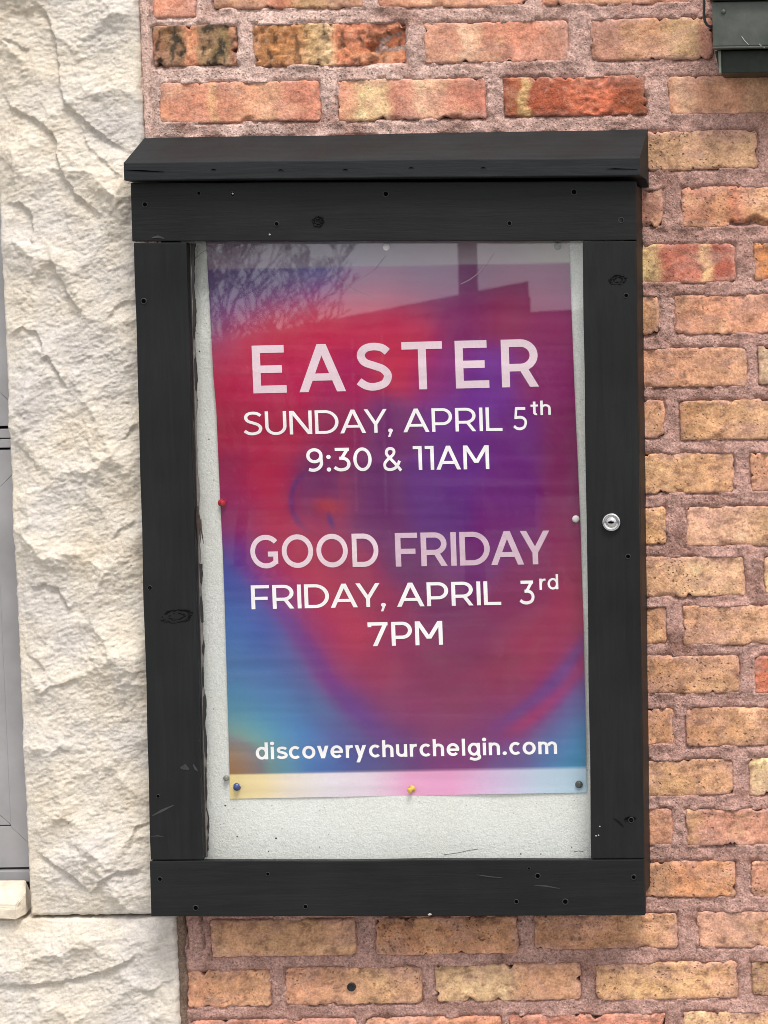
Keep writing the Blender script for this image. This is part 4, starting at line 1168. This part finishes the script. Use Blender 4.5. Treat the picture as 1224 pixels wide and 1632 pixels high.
def disc(cx, cy, r): return [[(cx + r * math.cos(2 * math.pi * i / 16), cy + r * math.sin(2 * math.pi * i / 16)) for i in range(16)]]


def spl(P, w, sub=8):
    pts = []
    Q = [P[0]] + list(P) + [P[-1]]
    for i in range(1, len(Q) - 2):
        p0, p1, p2, p3 = (np.array(q, float) for q in Q[i - 1:i + 3])
        for s in range(sub):
            t = s / sub
            pts.append(.5 * ((2 * p1) + (p2 - p0) * t + (2 * p0 - 5 * p1 + 4 * p2 - p3) * t * t + (3 * p1 - p0 - 3 * p2 + p3) * t ** 3))
    pts.append(np.array(P[-1], float))
    out = []; prev = None
    for i, p in enumerate(pts):
        d = pts[min(i + 1, len(pts) - 1)] - pts[max(i - 1, 0)]; d = d / np.hypot(*d); nrm = np.array((-d[1], d[0])) * w / 2
        row = (tuple(p + nrm), tuple(p - nrm))
        if prev: out.append([prev[0], prev[1], row[1], row[0]])
        prev = row
    return out


def glyph(ch, w):
    h = w / 2; hw = w * 1.13; X = .74
    S_ = lambda sx, y0, y1: [(x * sx, y0 + (y - .065) / .87 * (y1 - y0)) for x, y in ((.63, .815), (.52, .905), (.355, .935), (.20, .90), (.115, .80), (.115, .69), (.19, .59), (.36, .52), (.52, .45), (.61, .35), (.615, .24), (.54, .125), (.355, .065), (.19, .09), (.05, .19))]
    if ch == 'E': return .66, rect(0, 0, w, 1) + rect(h, 1 - w, .63, 1) + rect(h, .5 - h, .58, .5 + h) + rect(h, 0, .66, w)
    if ch == 'F': return .62, rect(0, 0, w, 1) + rect(h, 1 - w, .62, 1) + rect(h, .45 - h, .56, .45 + h)
    if ch == 'A': return .92, para(hw / 2, 0, .46, 1, hw) + para(.92 - hw / 2, 0, .46, 1, hw) + rect(.2, .235, .72, .235 + w * .95)
    if ch == 'S': return .68, spl(S_(1, h, 1 - h), w)
    if ch == 'T': return .80, rect(0, 1 - w, .80, 1) + rect(.4 - h, 0, .4 + h, 1 - h)
    if ch in 'RP':
        lo = .33 if ch == 'R' else .28
        g = rect(0, 0, w, 1) + rect(h, 1 - w, .38, 1) + rect(h, lo, .38, lo + w) + arc_(.38, (1 + lo) / 2, .34, (1 - lo) / 2, -90, 90, w)
        if ch == 'R': g += para(.73 - hw / 2, 0, .42, lo + h, hw)
        return (.74 if ch == 'R' else .72), g
    if ch == 'U': return .76, rect(0, .37, w, 1) + rect(.76 - w, .37, .76, 1) + arc_(.38, .37, .38, .38, 180, 360, w)
    if ch == 'N': return .80, rect(0, 0, w, 1) + rect(.8 - w, 0, .8, 1) + para(.8 - w * .66, 0, w * .66, 1, w * 1.3)
    if ch == 'D': return .84, rect(0, 0, w, 1) + rect(h, 1 - w, .36, 1) + rect(h, 0, .36, w) + arc_(.36, .5, .48, .5, -90, 90, w)
    if ch == 'Y': return .82, para(.41, .36, hw / 2, 1, hw) + para(.41, .36, .82 - hw / 2, 1, hw) + rect(.41 - h, 0, .41 + h, .42)
    if ch == ',': return .18, disc(.1, .08, .085) + para(.045, -.19, .13, .06, .085)
    if ch == 'I': return w, rect(0, 0, w, 1)
    if ch == 'L': return .58, rect(0, 0, w, 1) + rect(h, 0, .58, w)
    if ch == '5': return .66, rect(.1, 1 - w, .60, 1) + para(.1, .49, .145, 1 - h, w) + spl([(.06, .545), (.3, .565), (.47, .53), (.58, .43), (.595, .30), (.53, .15), (.38, .075), (.24, .067), (.11, .11), (.02, .19)], w)
    if ch == '3': return .66, rect(.05, 1 - w, .62, 1) + para(.30, .52, .545, 1 - h, hw) + spl([(.22, .555), (.37, .555), (.51, .50), (.59, .385), (.59, .25), (.52, .135), (.38, .075), (.24, .067), (.11, .11), (.02, .18)], w)
    if ch == '9': return .68, arc_(.33, .68, .33, .32, 0, 360, w) + spl([(.66 - h, .70), (.655 - h, .52), (.6, .32), (.5, .16), (.36, .08), (.23, .067), (.09, .1)], w)
    if ch == '0': return .74, arc_(.37, .5, .37, .505, 0, 360, w)
    if ch == ':': return .18, disc(.09, .085, .09) + disc(.09, .62, .09)
    if ch == '&': return .82, spl([(.80, .01), (.55, .30), (.26, .60), (.17, .72), (.17, .83), (.24, .92), (.36, .94), (.47, .90), (.51, .79), (.44, .66), (.28, .54), (.12, .39), (.07, .27), (.10, .14), (.22, .07), (.37, .065), (.53, .12), (.66, .25), (.74, .42)], w * .95)
    if ch == '1': return .2 + w, rect(.2, 0, .2 + w, 1) + rect(0, 1 - w * .95, .24, 1)
    if ch == 'M': return .96, rect(0, 0, w, 1) + rect(.96 - w, 0, .96, 1) + para(.48, .27, w * .62, 1, hw * 1.05) + para(.48, .27, .96 - w * .62, 1, hw * 1.05)
    if ch == 'G': return .90, arc_(.5, .5, .5, .505, 42, 318, w) + rect(.88 - w, .13, .88, .5) + rect(.56, .5 - w, .88 - h, .5)
    if ch == 'O': return 1.0, arc_(.5, .5, .5, .505, 0, 360, w)
    if ch == '7': return .70, rect(0, 1 - w, .70, 1) + rect(0, .80, w * .95, 1 - h) + para(.24, 0, .62, 1 - h, hw)
    # lower case, ascender 1, x height X
    if ch == 'd': return .62, arc_(.31, X / 2, .31, X / 2 + .01, 0, 360, w) + rect(.62 - w, 0, .62, 1)
    if ch == 'i': return w * 1.1, rect(.05 * w, 0, 1.05 * w, X) + disc(w * .55, .93, w * .68)
    if ch == 's': return .48, spl([(x * .76, y) for x, y in S_(1, h, X - h)], w * .95)
    if ch == 'c': return .54, arc_(.32, X / 2, .32, X / 2 + .01, 46, 314, w)
    if ch == 'o': return .66, arc_(.33, X / 2, .33, X / 2 + .01, 0, 360, w)
    if ch == 'v': return .58, para(.29, 0, hw / 2, X, hw) + para(.29, 0, .58 - hw / 2, X, hw)
    if ch == 'e': return .64, arc_(.32, X / 2, .32, X / 2 + .01, 0, 318, w) + rect(h, X / 2 - h, .62, X / 2 + h * .8)
    if ch == 'r': return .36, rect(0, 0, w, X) + spl([(h, .36), (.12, .56), (.22, .65), (.36, .672)], w)
    if ch == 'y': return .58, para(.15, -.28, .58 - hw / 2, X, hw) + para(.285, .02, hw / 2, X, hw)
    if ch == 'h': return .56, rect(0, 0, w, 1) + arc_(.28, X - .28, .28, .28, 0, 180, w) + rect(.56 - w, 0, .56, X - .28)
    if ch == 'n': return .56, rect(0, 0, w, X) + arc_(.28, X - .28, .28, .28, 0, 180, w) + rect(.56 - w, 0, .56, X - .28)
    if ch == 'u': return .56, rect(.56 - w, 0, .56, X) + arc_(.28, .28, .28, .28, 180, 360, w) + rect(0, .28, w, X)
    if ch == 'l': return w, rect(0, 0, w, 1)
    if ch == 'g': return .62, arc_(.31, X / 2, .31, X / 2 + .01, 0, 360, w) + rect(.62 - w, 0, .62, X) + spl([(.62 - h, .04), (.585, -.12), (.46, -.21), (.30, -.225), (.10, -.15)], w)
    if ch == '.': return w * 1.3, disc(w * .65, w * .62, w * .68)
    if ch == 'm': return .94, rect(0, 0, w, X) + arc_(.25, X - .25, .25, .25, 0, 180, w) + rect(.5 - w, 0, .5, X - .25) + arc_(.69, X - .25, .25, .25, 0, 180, w) + rect(.94 - w, 0, .94, X - .25)
    if ch == 't': return .42, rect(.13, .16, .13 + w, .95) + rect(0, X - w, .40, X) + arc_(.31, .18, .18, .18, 180, 285, w)
    return .3, []


KERN = {'AY': -.20, 'DA': -.07, 'Y,': -.12, 'AP': -.02, '7P': .02, 'AM': -.02, '1A': -.04, 'ry': -.04, 'ov': -.05, 've': -.05, 'AS': -.04, 'ST': -.02, 'OD': .03}


def fine_polys(polys, mx):
    """cut long strokes into short pieces so that they follow the waves of the paper"""
    out = []
    for p in polys:
        if len(p) != 4: out.append(p); continue
        q = [np.array(a, float) for a in p]
        l1 = max(np.hypot(*(q[1] - q[0])), np.hypot(*(q[2] - q[3]))); l2 = max(np.hypot(*(q[3] - q[0])), np.hypot(*(q[2] - q[1])))
        n, m = max(1, int(math.ceil(l1 / mx))), max(1, int(math.ceil(l2 / mx)))
        f = lambda u, v: tuple((q[0] * (1 - u) + q[1] * u) * (1 - v) + (q[3] * (1 - u) + q[2] * u) * v)
        for i in range(n):
            for j in range(m):
                out.append([f(i / n, j / m), f((i + 1) / n, j / m), f((i + 1) / n, (j + 1) / m), f(i / n, (j + 1) / m)])
    return out


def lettering(words_, mat, track=.13, name='lettering'):
    """words_: (text, left px, right px, baseline at left, baseline at right, cap height px, stroke px)"""
    for text, x0, x1, yb0, yb1, cap_, st in words_:
        V, Fc = [], []; k = 0
        gl = [glyph(c, st / cap_) for c in text]
        tot = sum(g[0] for g in gl) * cap_; ns = max(1, len(text) - 1)
        kern = [KERN.get(text[i:i + 2], 0) * cap_ for i in range(len(text) - 1)] + [0]
        want = track * cap_
        sx = min(1.34, max(.86, (x1 - x0 - want * ns - sum(kern)) / tot))
        gap = (x1 - x0 - tot * sx - sum(kern)) / ns
        x = x0
        for (wd, polys), kn in zip(gl, kern):
            for poly in fine_polys(polys, 7.0 / cap_):
                k += 1
                n0 = len(V)
                for gx, gy in poly:
                    px = x + gx * cap_ * sx
                    by = yb0 + (yb1 - yb0) * (px - x0) / max(1, x1 - x0)
                    lean = .019 + (1562 - px) / 52600
                    V.append(poster_pt(px - gy * cap_ * lean, by - gy * cap_, .00035 + (k % 16) * .00001))
                Fc.append(list(range(n0, len(V))))
            x += wd * cap_ * sx + gap + kn
        mk(name, V, Fc, mat, poster)


lettering([('EASTER', 404, 860, 627, 616, 76, 12.0)], M_PINKINK, .265)
lettering([('SUNDAY,', 388, 626, 694, 689, 37.5, 4.45), ('APRIL', 643, 801, 689, 686.5, 37.5, 4.45), ('5', 819, 845, 686, 685.5, 37, 4.45)], M_WHITE)
lettering([('th', 846, 878, 662, 661, 23, 3.2)], M_WHITE)
lettering([('9:30', 489, 593, 752, 750.5, 37.5, 5.0), ('&', 611, 645, 751, 750, 38, 5.0), ('11AM', 659, 780, 749, 747.5, 38, 5.0)], M_WHITE)
M_PINK2 = mat_plain('dusky pink ink', (.60, .43, .53), .5, spec=.25, mott=.04, scale=300)
lettering([('GOOD', 400, 604, 906, 903, 53, 8.0)], M_PINKINK, .10)
lettering([('FRIDAY', 631, 877, 903, 899, 53.5, 8.2)], M_PINK2, .10)
lettering([('FRIDAY,', 401, 615, 971, 967, 38, 5.0), ('APRIL', 633, 799, 967, 964, 38, 5.0), ('3', 829, 857, 963.5, 963, 38, 5.0)], M_WHITE)
lettering([('rd', 860, 890, 940, 939, 24, 3.3)], M_WHITE)
lettering([('7PM', 587, 706, 1030, 1027.5, 38, 5.3)], M_WHITE)
lettering([('discoverychurchelgin.com', 408, 888, 1210.5, 1201.5, 27, 4.3)], M_WHITE, .155)

# ================================================================== push pins
def pin(px, py, col, label, round_=False, tilt_=(0, 0), sc=1.0):
    y = Yb - float(bulge(px, py)) if 350 < px < 930 else Yb
    p = at(px, py, y)
    m = mat_plain('pin plastic', col, .22, 0, .5, .06)
    R = Matrix.Rotation(tilt_[0], 4, 'X') @ Matrix.Rotation(tilt_[1], 4, 'Z')
    o = empty('push_pin', p, label, 'push pin', 'push pins in the case', rot=R.to_3x3())
    Fm = Matrix.Translation(p) @ R
    bm = bmesh.new()
    r = .0052 * sc
    if round_: prof = [(r * .95, 0), (r, -.001), (r * .9, -.0026), (r * .55, -.0037), (r * .2, -.004)]
    else: prof = [(r * .9, 0), (r, -.0008), (r * .6, -.0018), (r * .5, -.0052), (r * .72, -.0070), (r * .82, -.0078), (r * .62, -.0088), (r * .2, -.0091)]
    lathe(bm, prof, 0, -.0005, 0, n=18)
    h = bm_obj('head', bm, m, o, Fm, smooth=True)
    bm = bmesh.new(); lathe(bm, [(.0005, -.0006), (.0005, .006)], 0, 0, 0, n=6)
    bm_obj('needle', bm, M_SCREW, o, Fm)


pin(352, 801, (.42, .008, .02), 'red push pin at the poster left edge', tilt_=(.1, .75))
pin(918, 827, (.72, .68, .68), 'white push pin at the poster right edge', round_=True)
pin(378, 1255, (.02, .05, .22), 'blue push pin in the lower left corner of the poster', tilt_=(-.45, .2))
pin(658, 1256, (.80, .50, .07), 'yellow push pin in the middle of the pale bottom strip', tilt_=(.3, -.4))
pin(923, 1250, (.055, .057, .06), 'flat dark grey tack in the lower right corner of the poster', round_=True, sc=1.05)
pin(616, 394, (.75, .72, .74), 'white push pin at the top edge of the poster', round_=True, sc=.95)
pin(889, 392.5, (.09, .085, .085), 'dark tack near the upper right corner of the poster', round_=True, sc=1.0)
pin(361, 1240, (.20, .21, .18), 'bare grey tack in the white board beside the poster corner', round_=True, sc=.8)

# ================================================================== green metal box at the top right
lamp = empty('metal_box', at(1180, 20, 0), 'dark green metal box with wire bail on the bricks at the top right', 'metal box')
xa = at(1136, 60, -.07).x; xb = at(1400, 60, -.07).x
z1 = at(1180, 76, -.07).z; z0_ = at(1180, 2, -.07).z; zl = at(1180, 116, -.055).z
bm = bmesh.new(); box_bm(bm, xa, xb, -.070, -.002, z1 + .002, z0_)
bm_obj('front_cover', bm, M_GREEN, lamp, bevel=.0014)
bm = bmesh.new(); box_bm(bm, xa - .0005, xb, -.0735, -.062, z1 - .0012, z1 + .0015)
bm_obj('lip', bm, M_GREEN, lamp, bevel=.0008)
xi = at(1146.5, 100, -.055).x
sec = [(xi - .006, z1 - .0015), (xb, z1 - .0015), (xb, zl), (xi, zl)]
bm = bmesh.new(); A = [bm.verts.new((x, -.055, z)) for x, z in sec]; B = [bm.verts.new((x, -.002, z)) for x, z in sec]
bm.faces.new(A); bm.faces.new(B[::-1])
for i in range(4): bm.faces.new((A[i], A[(i + 1) % 4], B[(i + 1) % 4], B[i]))
M_GREEN2 = mat_plain('dark green enamel', (.009, .013, .008), .45, spec=.3, mott=.35, scale=80)
bm_obj('lower_housing', bm, M_GREEN2, lamp, bevel=.0012)
bm = bmesh.new(); box_bm(bm, xi - .0008, xi + .0028, -.0585, -.050, zl - .0006, z1 - .0018)
bm_obj('corner_flange', bm, mat_plain('scuffed enamel edge', (.14, .155, .12), .4, .3, mott=.3), lamp, bevel=.0008)
bm = bmesh.new(); box_bm(bm, xa - .003, xb, -.078, -.002, z0_ + .0008, z0_ + .03)
bm_obj('top_cover', bm, M_GREEN2, lamp, bevel=.0014)
pr = at(1153, 18.5, -.07)
bm = bmesh.new(); lathe(bm, [(.0036, .001), (.0036, -.0008), (.0028, -.0022), (.0008, -.0028)], pr.x, -.070, pr.z, n=16)
bm_obj('rivet', bm, M_GREEN, lamp, smooth=True)
pts = [at(1122, -60, -.05), at(1122, 0, -.05), at(1122, 26, -.05), at(1123.5, 34, -.05), at(1127, 40, -.05), at(1131, 42, -.05), at(1140, 42.5, -.05)]
bm = bmesh.new(); tube(bm, pts, .0019, 8)
bm_obj('wire_bail', bm, M_SCREW, lamp, smooth=True)
for pth in ([(1182, 58), (1187, 65), (1193, 71)], [(1210, 70), (1214, 74), (1219, 77)]):
    q = [at(a, b, -.0707) for a, b in pth]
    bm = bmesh.new(); tube(bm, [(v.x, -.0740 if v.z < z1 + .001 else -.0704, v.z) for v in q], .0006, 4)
    bm_obj('scratch', bm, M_CHIPPED, lamp)

# ================================================================== across the street: only seen as the reflection in the glass
def street(px, py, yfar):
    """the point at depth yfar whose mirror image the glass shows at this pixel"""
    d = ray(px, py); P = CAM + d * ((-.05 - CAM.y) / d.y)
    n = Vector((0, -math.cos(tilt), math.sin(tilt)))
    r = d - 2 * d.dot(n) * n
    return P + r * ((yfar - P.y) / r.y)


M_ASPH = mat_plain('asphalt', (.05, .05, .052), .9, mott=.25, scale=8)
M_PAVE = mat_plain('concrete pavement', (.30, .29, .27), .9, mott=.12, scale=5)
M_DARKB = mat_plain('dark brick', (.070, .052, .048), .9, mott=.2, scale=6)
M_TRIM = mat_plain('roof trim', (.05, .048, .048), .7)
M_PALE = mat_plain('pale downpipe', (.26, .25, .25), .5)
bm = bmesh.new(); bm.faces.new([bm.verts.new(v) for v in ((-400, -300, 0), (400, -300, 0), (400, .3, 0), (-400, .3, 0))])
tag(bm_obj('road', bm, M_ASPH), kind='structure')
bm = bmesh.new(); box_bm(bm, -60, 60, -4.2, .2, -.1, .12)
tag(bm_obj('pavement', bm, M_PAVE, bevel=.01), kind='structure')
A0, A1 = street(845, 434, -34), street(300, 563, -58)
hall = empty('low_building', (A0.x, A0.y, 0), 'long flat roofed dark building mirrored in the case glass', 'building')


def slab(name, a, b, z0, z1, t, mat):
    d = Vector((b.x - a.x, b.y - a.y, 0)); nrm = Vector((a.x - CAM.x, a.y - D, 0)).normalized()
    v = [Vector((p.x, p.y, z)) for z in (z0, z1) for p in (a, b)]
    v += [q + nrm * t for q in v]
    bm = bmesh.new(); q = [bm.verts.new(x) for x in v]
    for f in ((0, 1, 3, 2), (4, 6, 7, 5), (0, 4, 5, 1), (2, 3, 7, 6), (0, 2, 6, 4), (1, 5, 7, 3)): bm.faces.new([q[i] for i in f])
    return bm_obj(name, bm, mat, hall)


zr = (A0.z + A1.z) / 2
slab('wall', A0, A1, 0, zr - .25, 8, M_DARKB)
off = Vector((0, .12, 0))
slab('roof', A0 + off, A1 + off, zr - .25, zr, 8.4, M_TRIM)
dd = A1 - A0
for px_ in (576, 623):
    tq = (845 - px_) / (845 - 300) * 1.0
    lo_, hi_ = 0.0, 1.0
    for _ in range(30):                                     # where along the wall this downpipe stands
        md = (lo_ + hi_) / 2; q_ = A0 + dd * md
        if (q_.x - CAM.x) / (D - q_.y) > (px_ - PX) / F: lo_ = md
        else: hi_ = md
    slab('downpipe', A0 + dd * lo_ + off * 1.5, A0 + dd * (lo_ + .004) + off * 1.5, 0, zr - .5, .12, M_PALE)
B0, B1 = street(836, 508, -60), street(960, 545, -48)
hall2 = empty('garage', (B0.x, B0.y, 0), 'lower dark garage mirrored beyond the end of the long building', 'building')
hall_, hall = hall, hall2
slab('wall', Vector((B0.x - 4, B0.y, 0)), Vector((B1.x + 10, B1.y, 0)), 0, B0.z - .3, 6, M_DARKB)
slab('roof', Vector((B0.x - 4, B0.y + .2, 0)), Vector((B1.x + 10, B1.y + .2, 0)), B0.z - .3, B0.z, 6.4, M_TRIM)
# pole
q0 = street(750, 600, -17)
rp = 15.5 / F * 20
bm = bmesh.new(); lathe(bm, [(rp * 1.08, 0), (rp, 3), (rp * .9, 9)], q0.x, q0.y, 0, axis='Z', n=14)
pole = bm_obj('utility_pole', bm, mat_plain('weathered pole', (.035, .028, .024), .85, mott=.3, scale=9))
tag(pole, 'dark utility pole mirrored in the glass above the big title letters', 'utility pole')


def tree(px, py, ydist, height, label, seed, lean=0.0, trunk=.2):
    rg_ = random.Random(seed)
    p = street(px, py, ydist); base_ = Vector((p.x, p.y, 0))
    root = empty('bare_tree', base_, label, 'tree')
    bmT, bmC = bmesh.new(), bmesh.new()

    def grow(bm, a, d, ln, r, depth):
        pts = [a]; n = 4 if depth < 4 else 2
        for i in range(n):
            d = (d + Vector((rg_.uniform(-1, 1), rg_.uniform(-1, 1), rg_.uniform(-.3, .6))) * .16).normalized()
            pts.append(pts[-1] + d * ln / n)
        tube(bm, pts, [max(.007, r * (1 - .45 * i / n)) for i in range(n + 1)], 5 if depth < 3 else 3)
        if depth >= 7: return
        for j in range(4 if depth < 3 else rg_.choice((2, 3, 3))):
            b = pts[rg_.randint(2, n)]
            ax = Vector((rg_.uniform(-1, 1), rg_.uniform(-1, 1), rg_.uniform(-.2, .7)))
            nd = (d * .8 + ax * .75).normalized()
            grow(bmC, b, nd, ln * rg_.uniform(.6, .8), r * .55, depth + 1)
        
    grow(bmT, base_, Vector((lean, 0, 1)).normalized(), height * .30, trunk, 0)
    m = mat_plain('bark', (.045, .037, .032), .9, mott=.3, scale=12)
    bm_obj('trunk', bmT, m, root); bm_obj('crown', bmC, m, root)


tree(372, 560, -24, 5.2, 'bare branching tree mirrored in the upper left of the glass', 5, .05, .08)
tree(925, 540, -30, 4.6, 'bare tree mirrored in the upper right corner of the glass', 9, 0, .08)
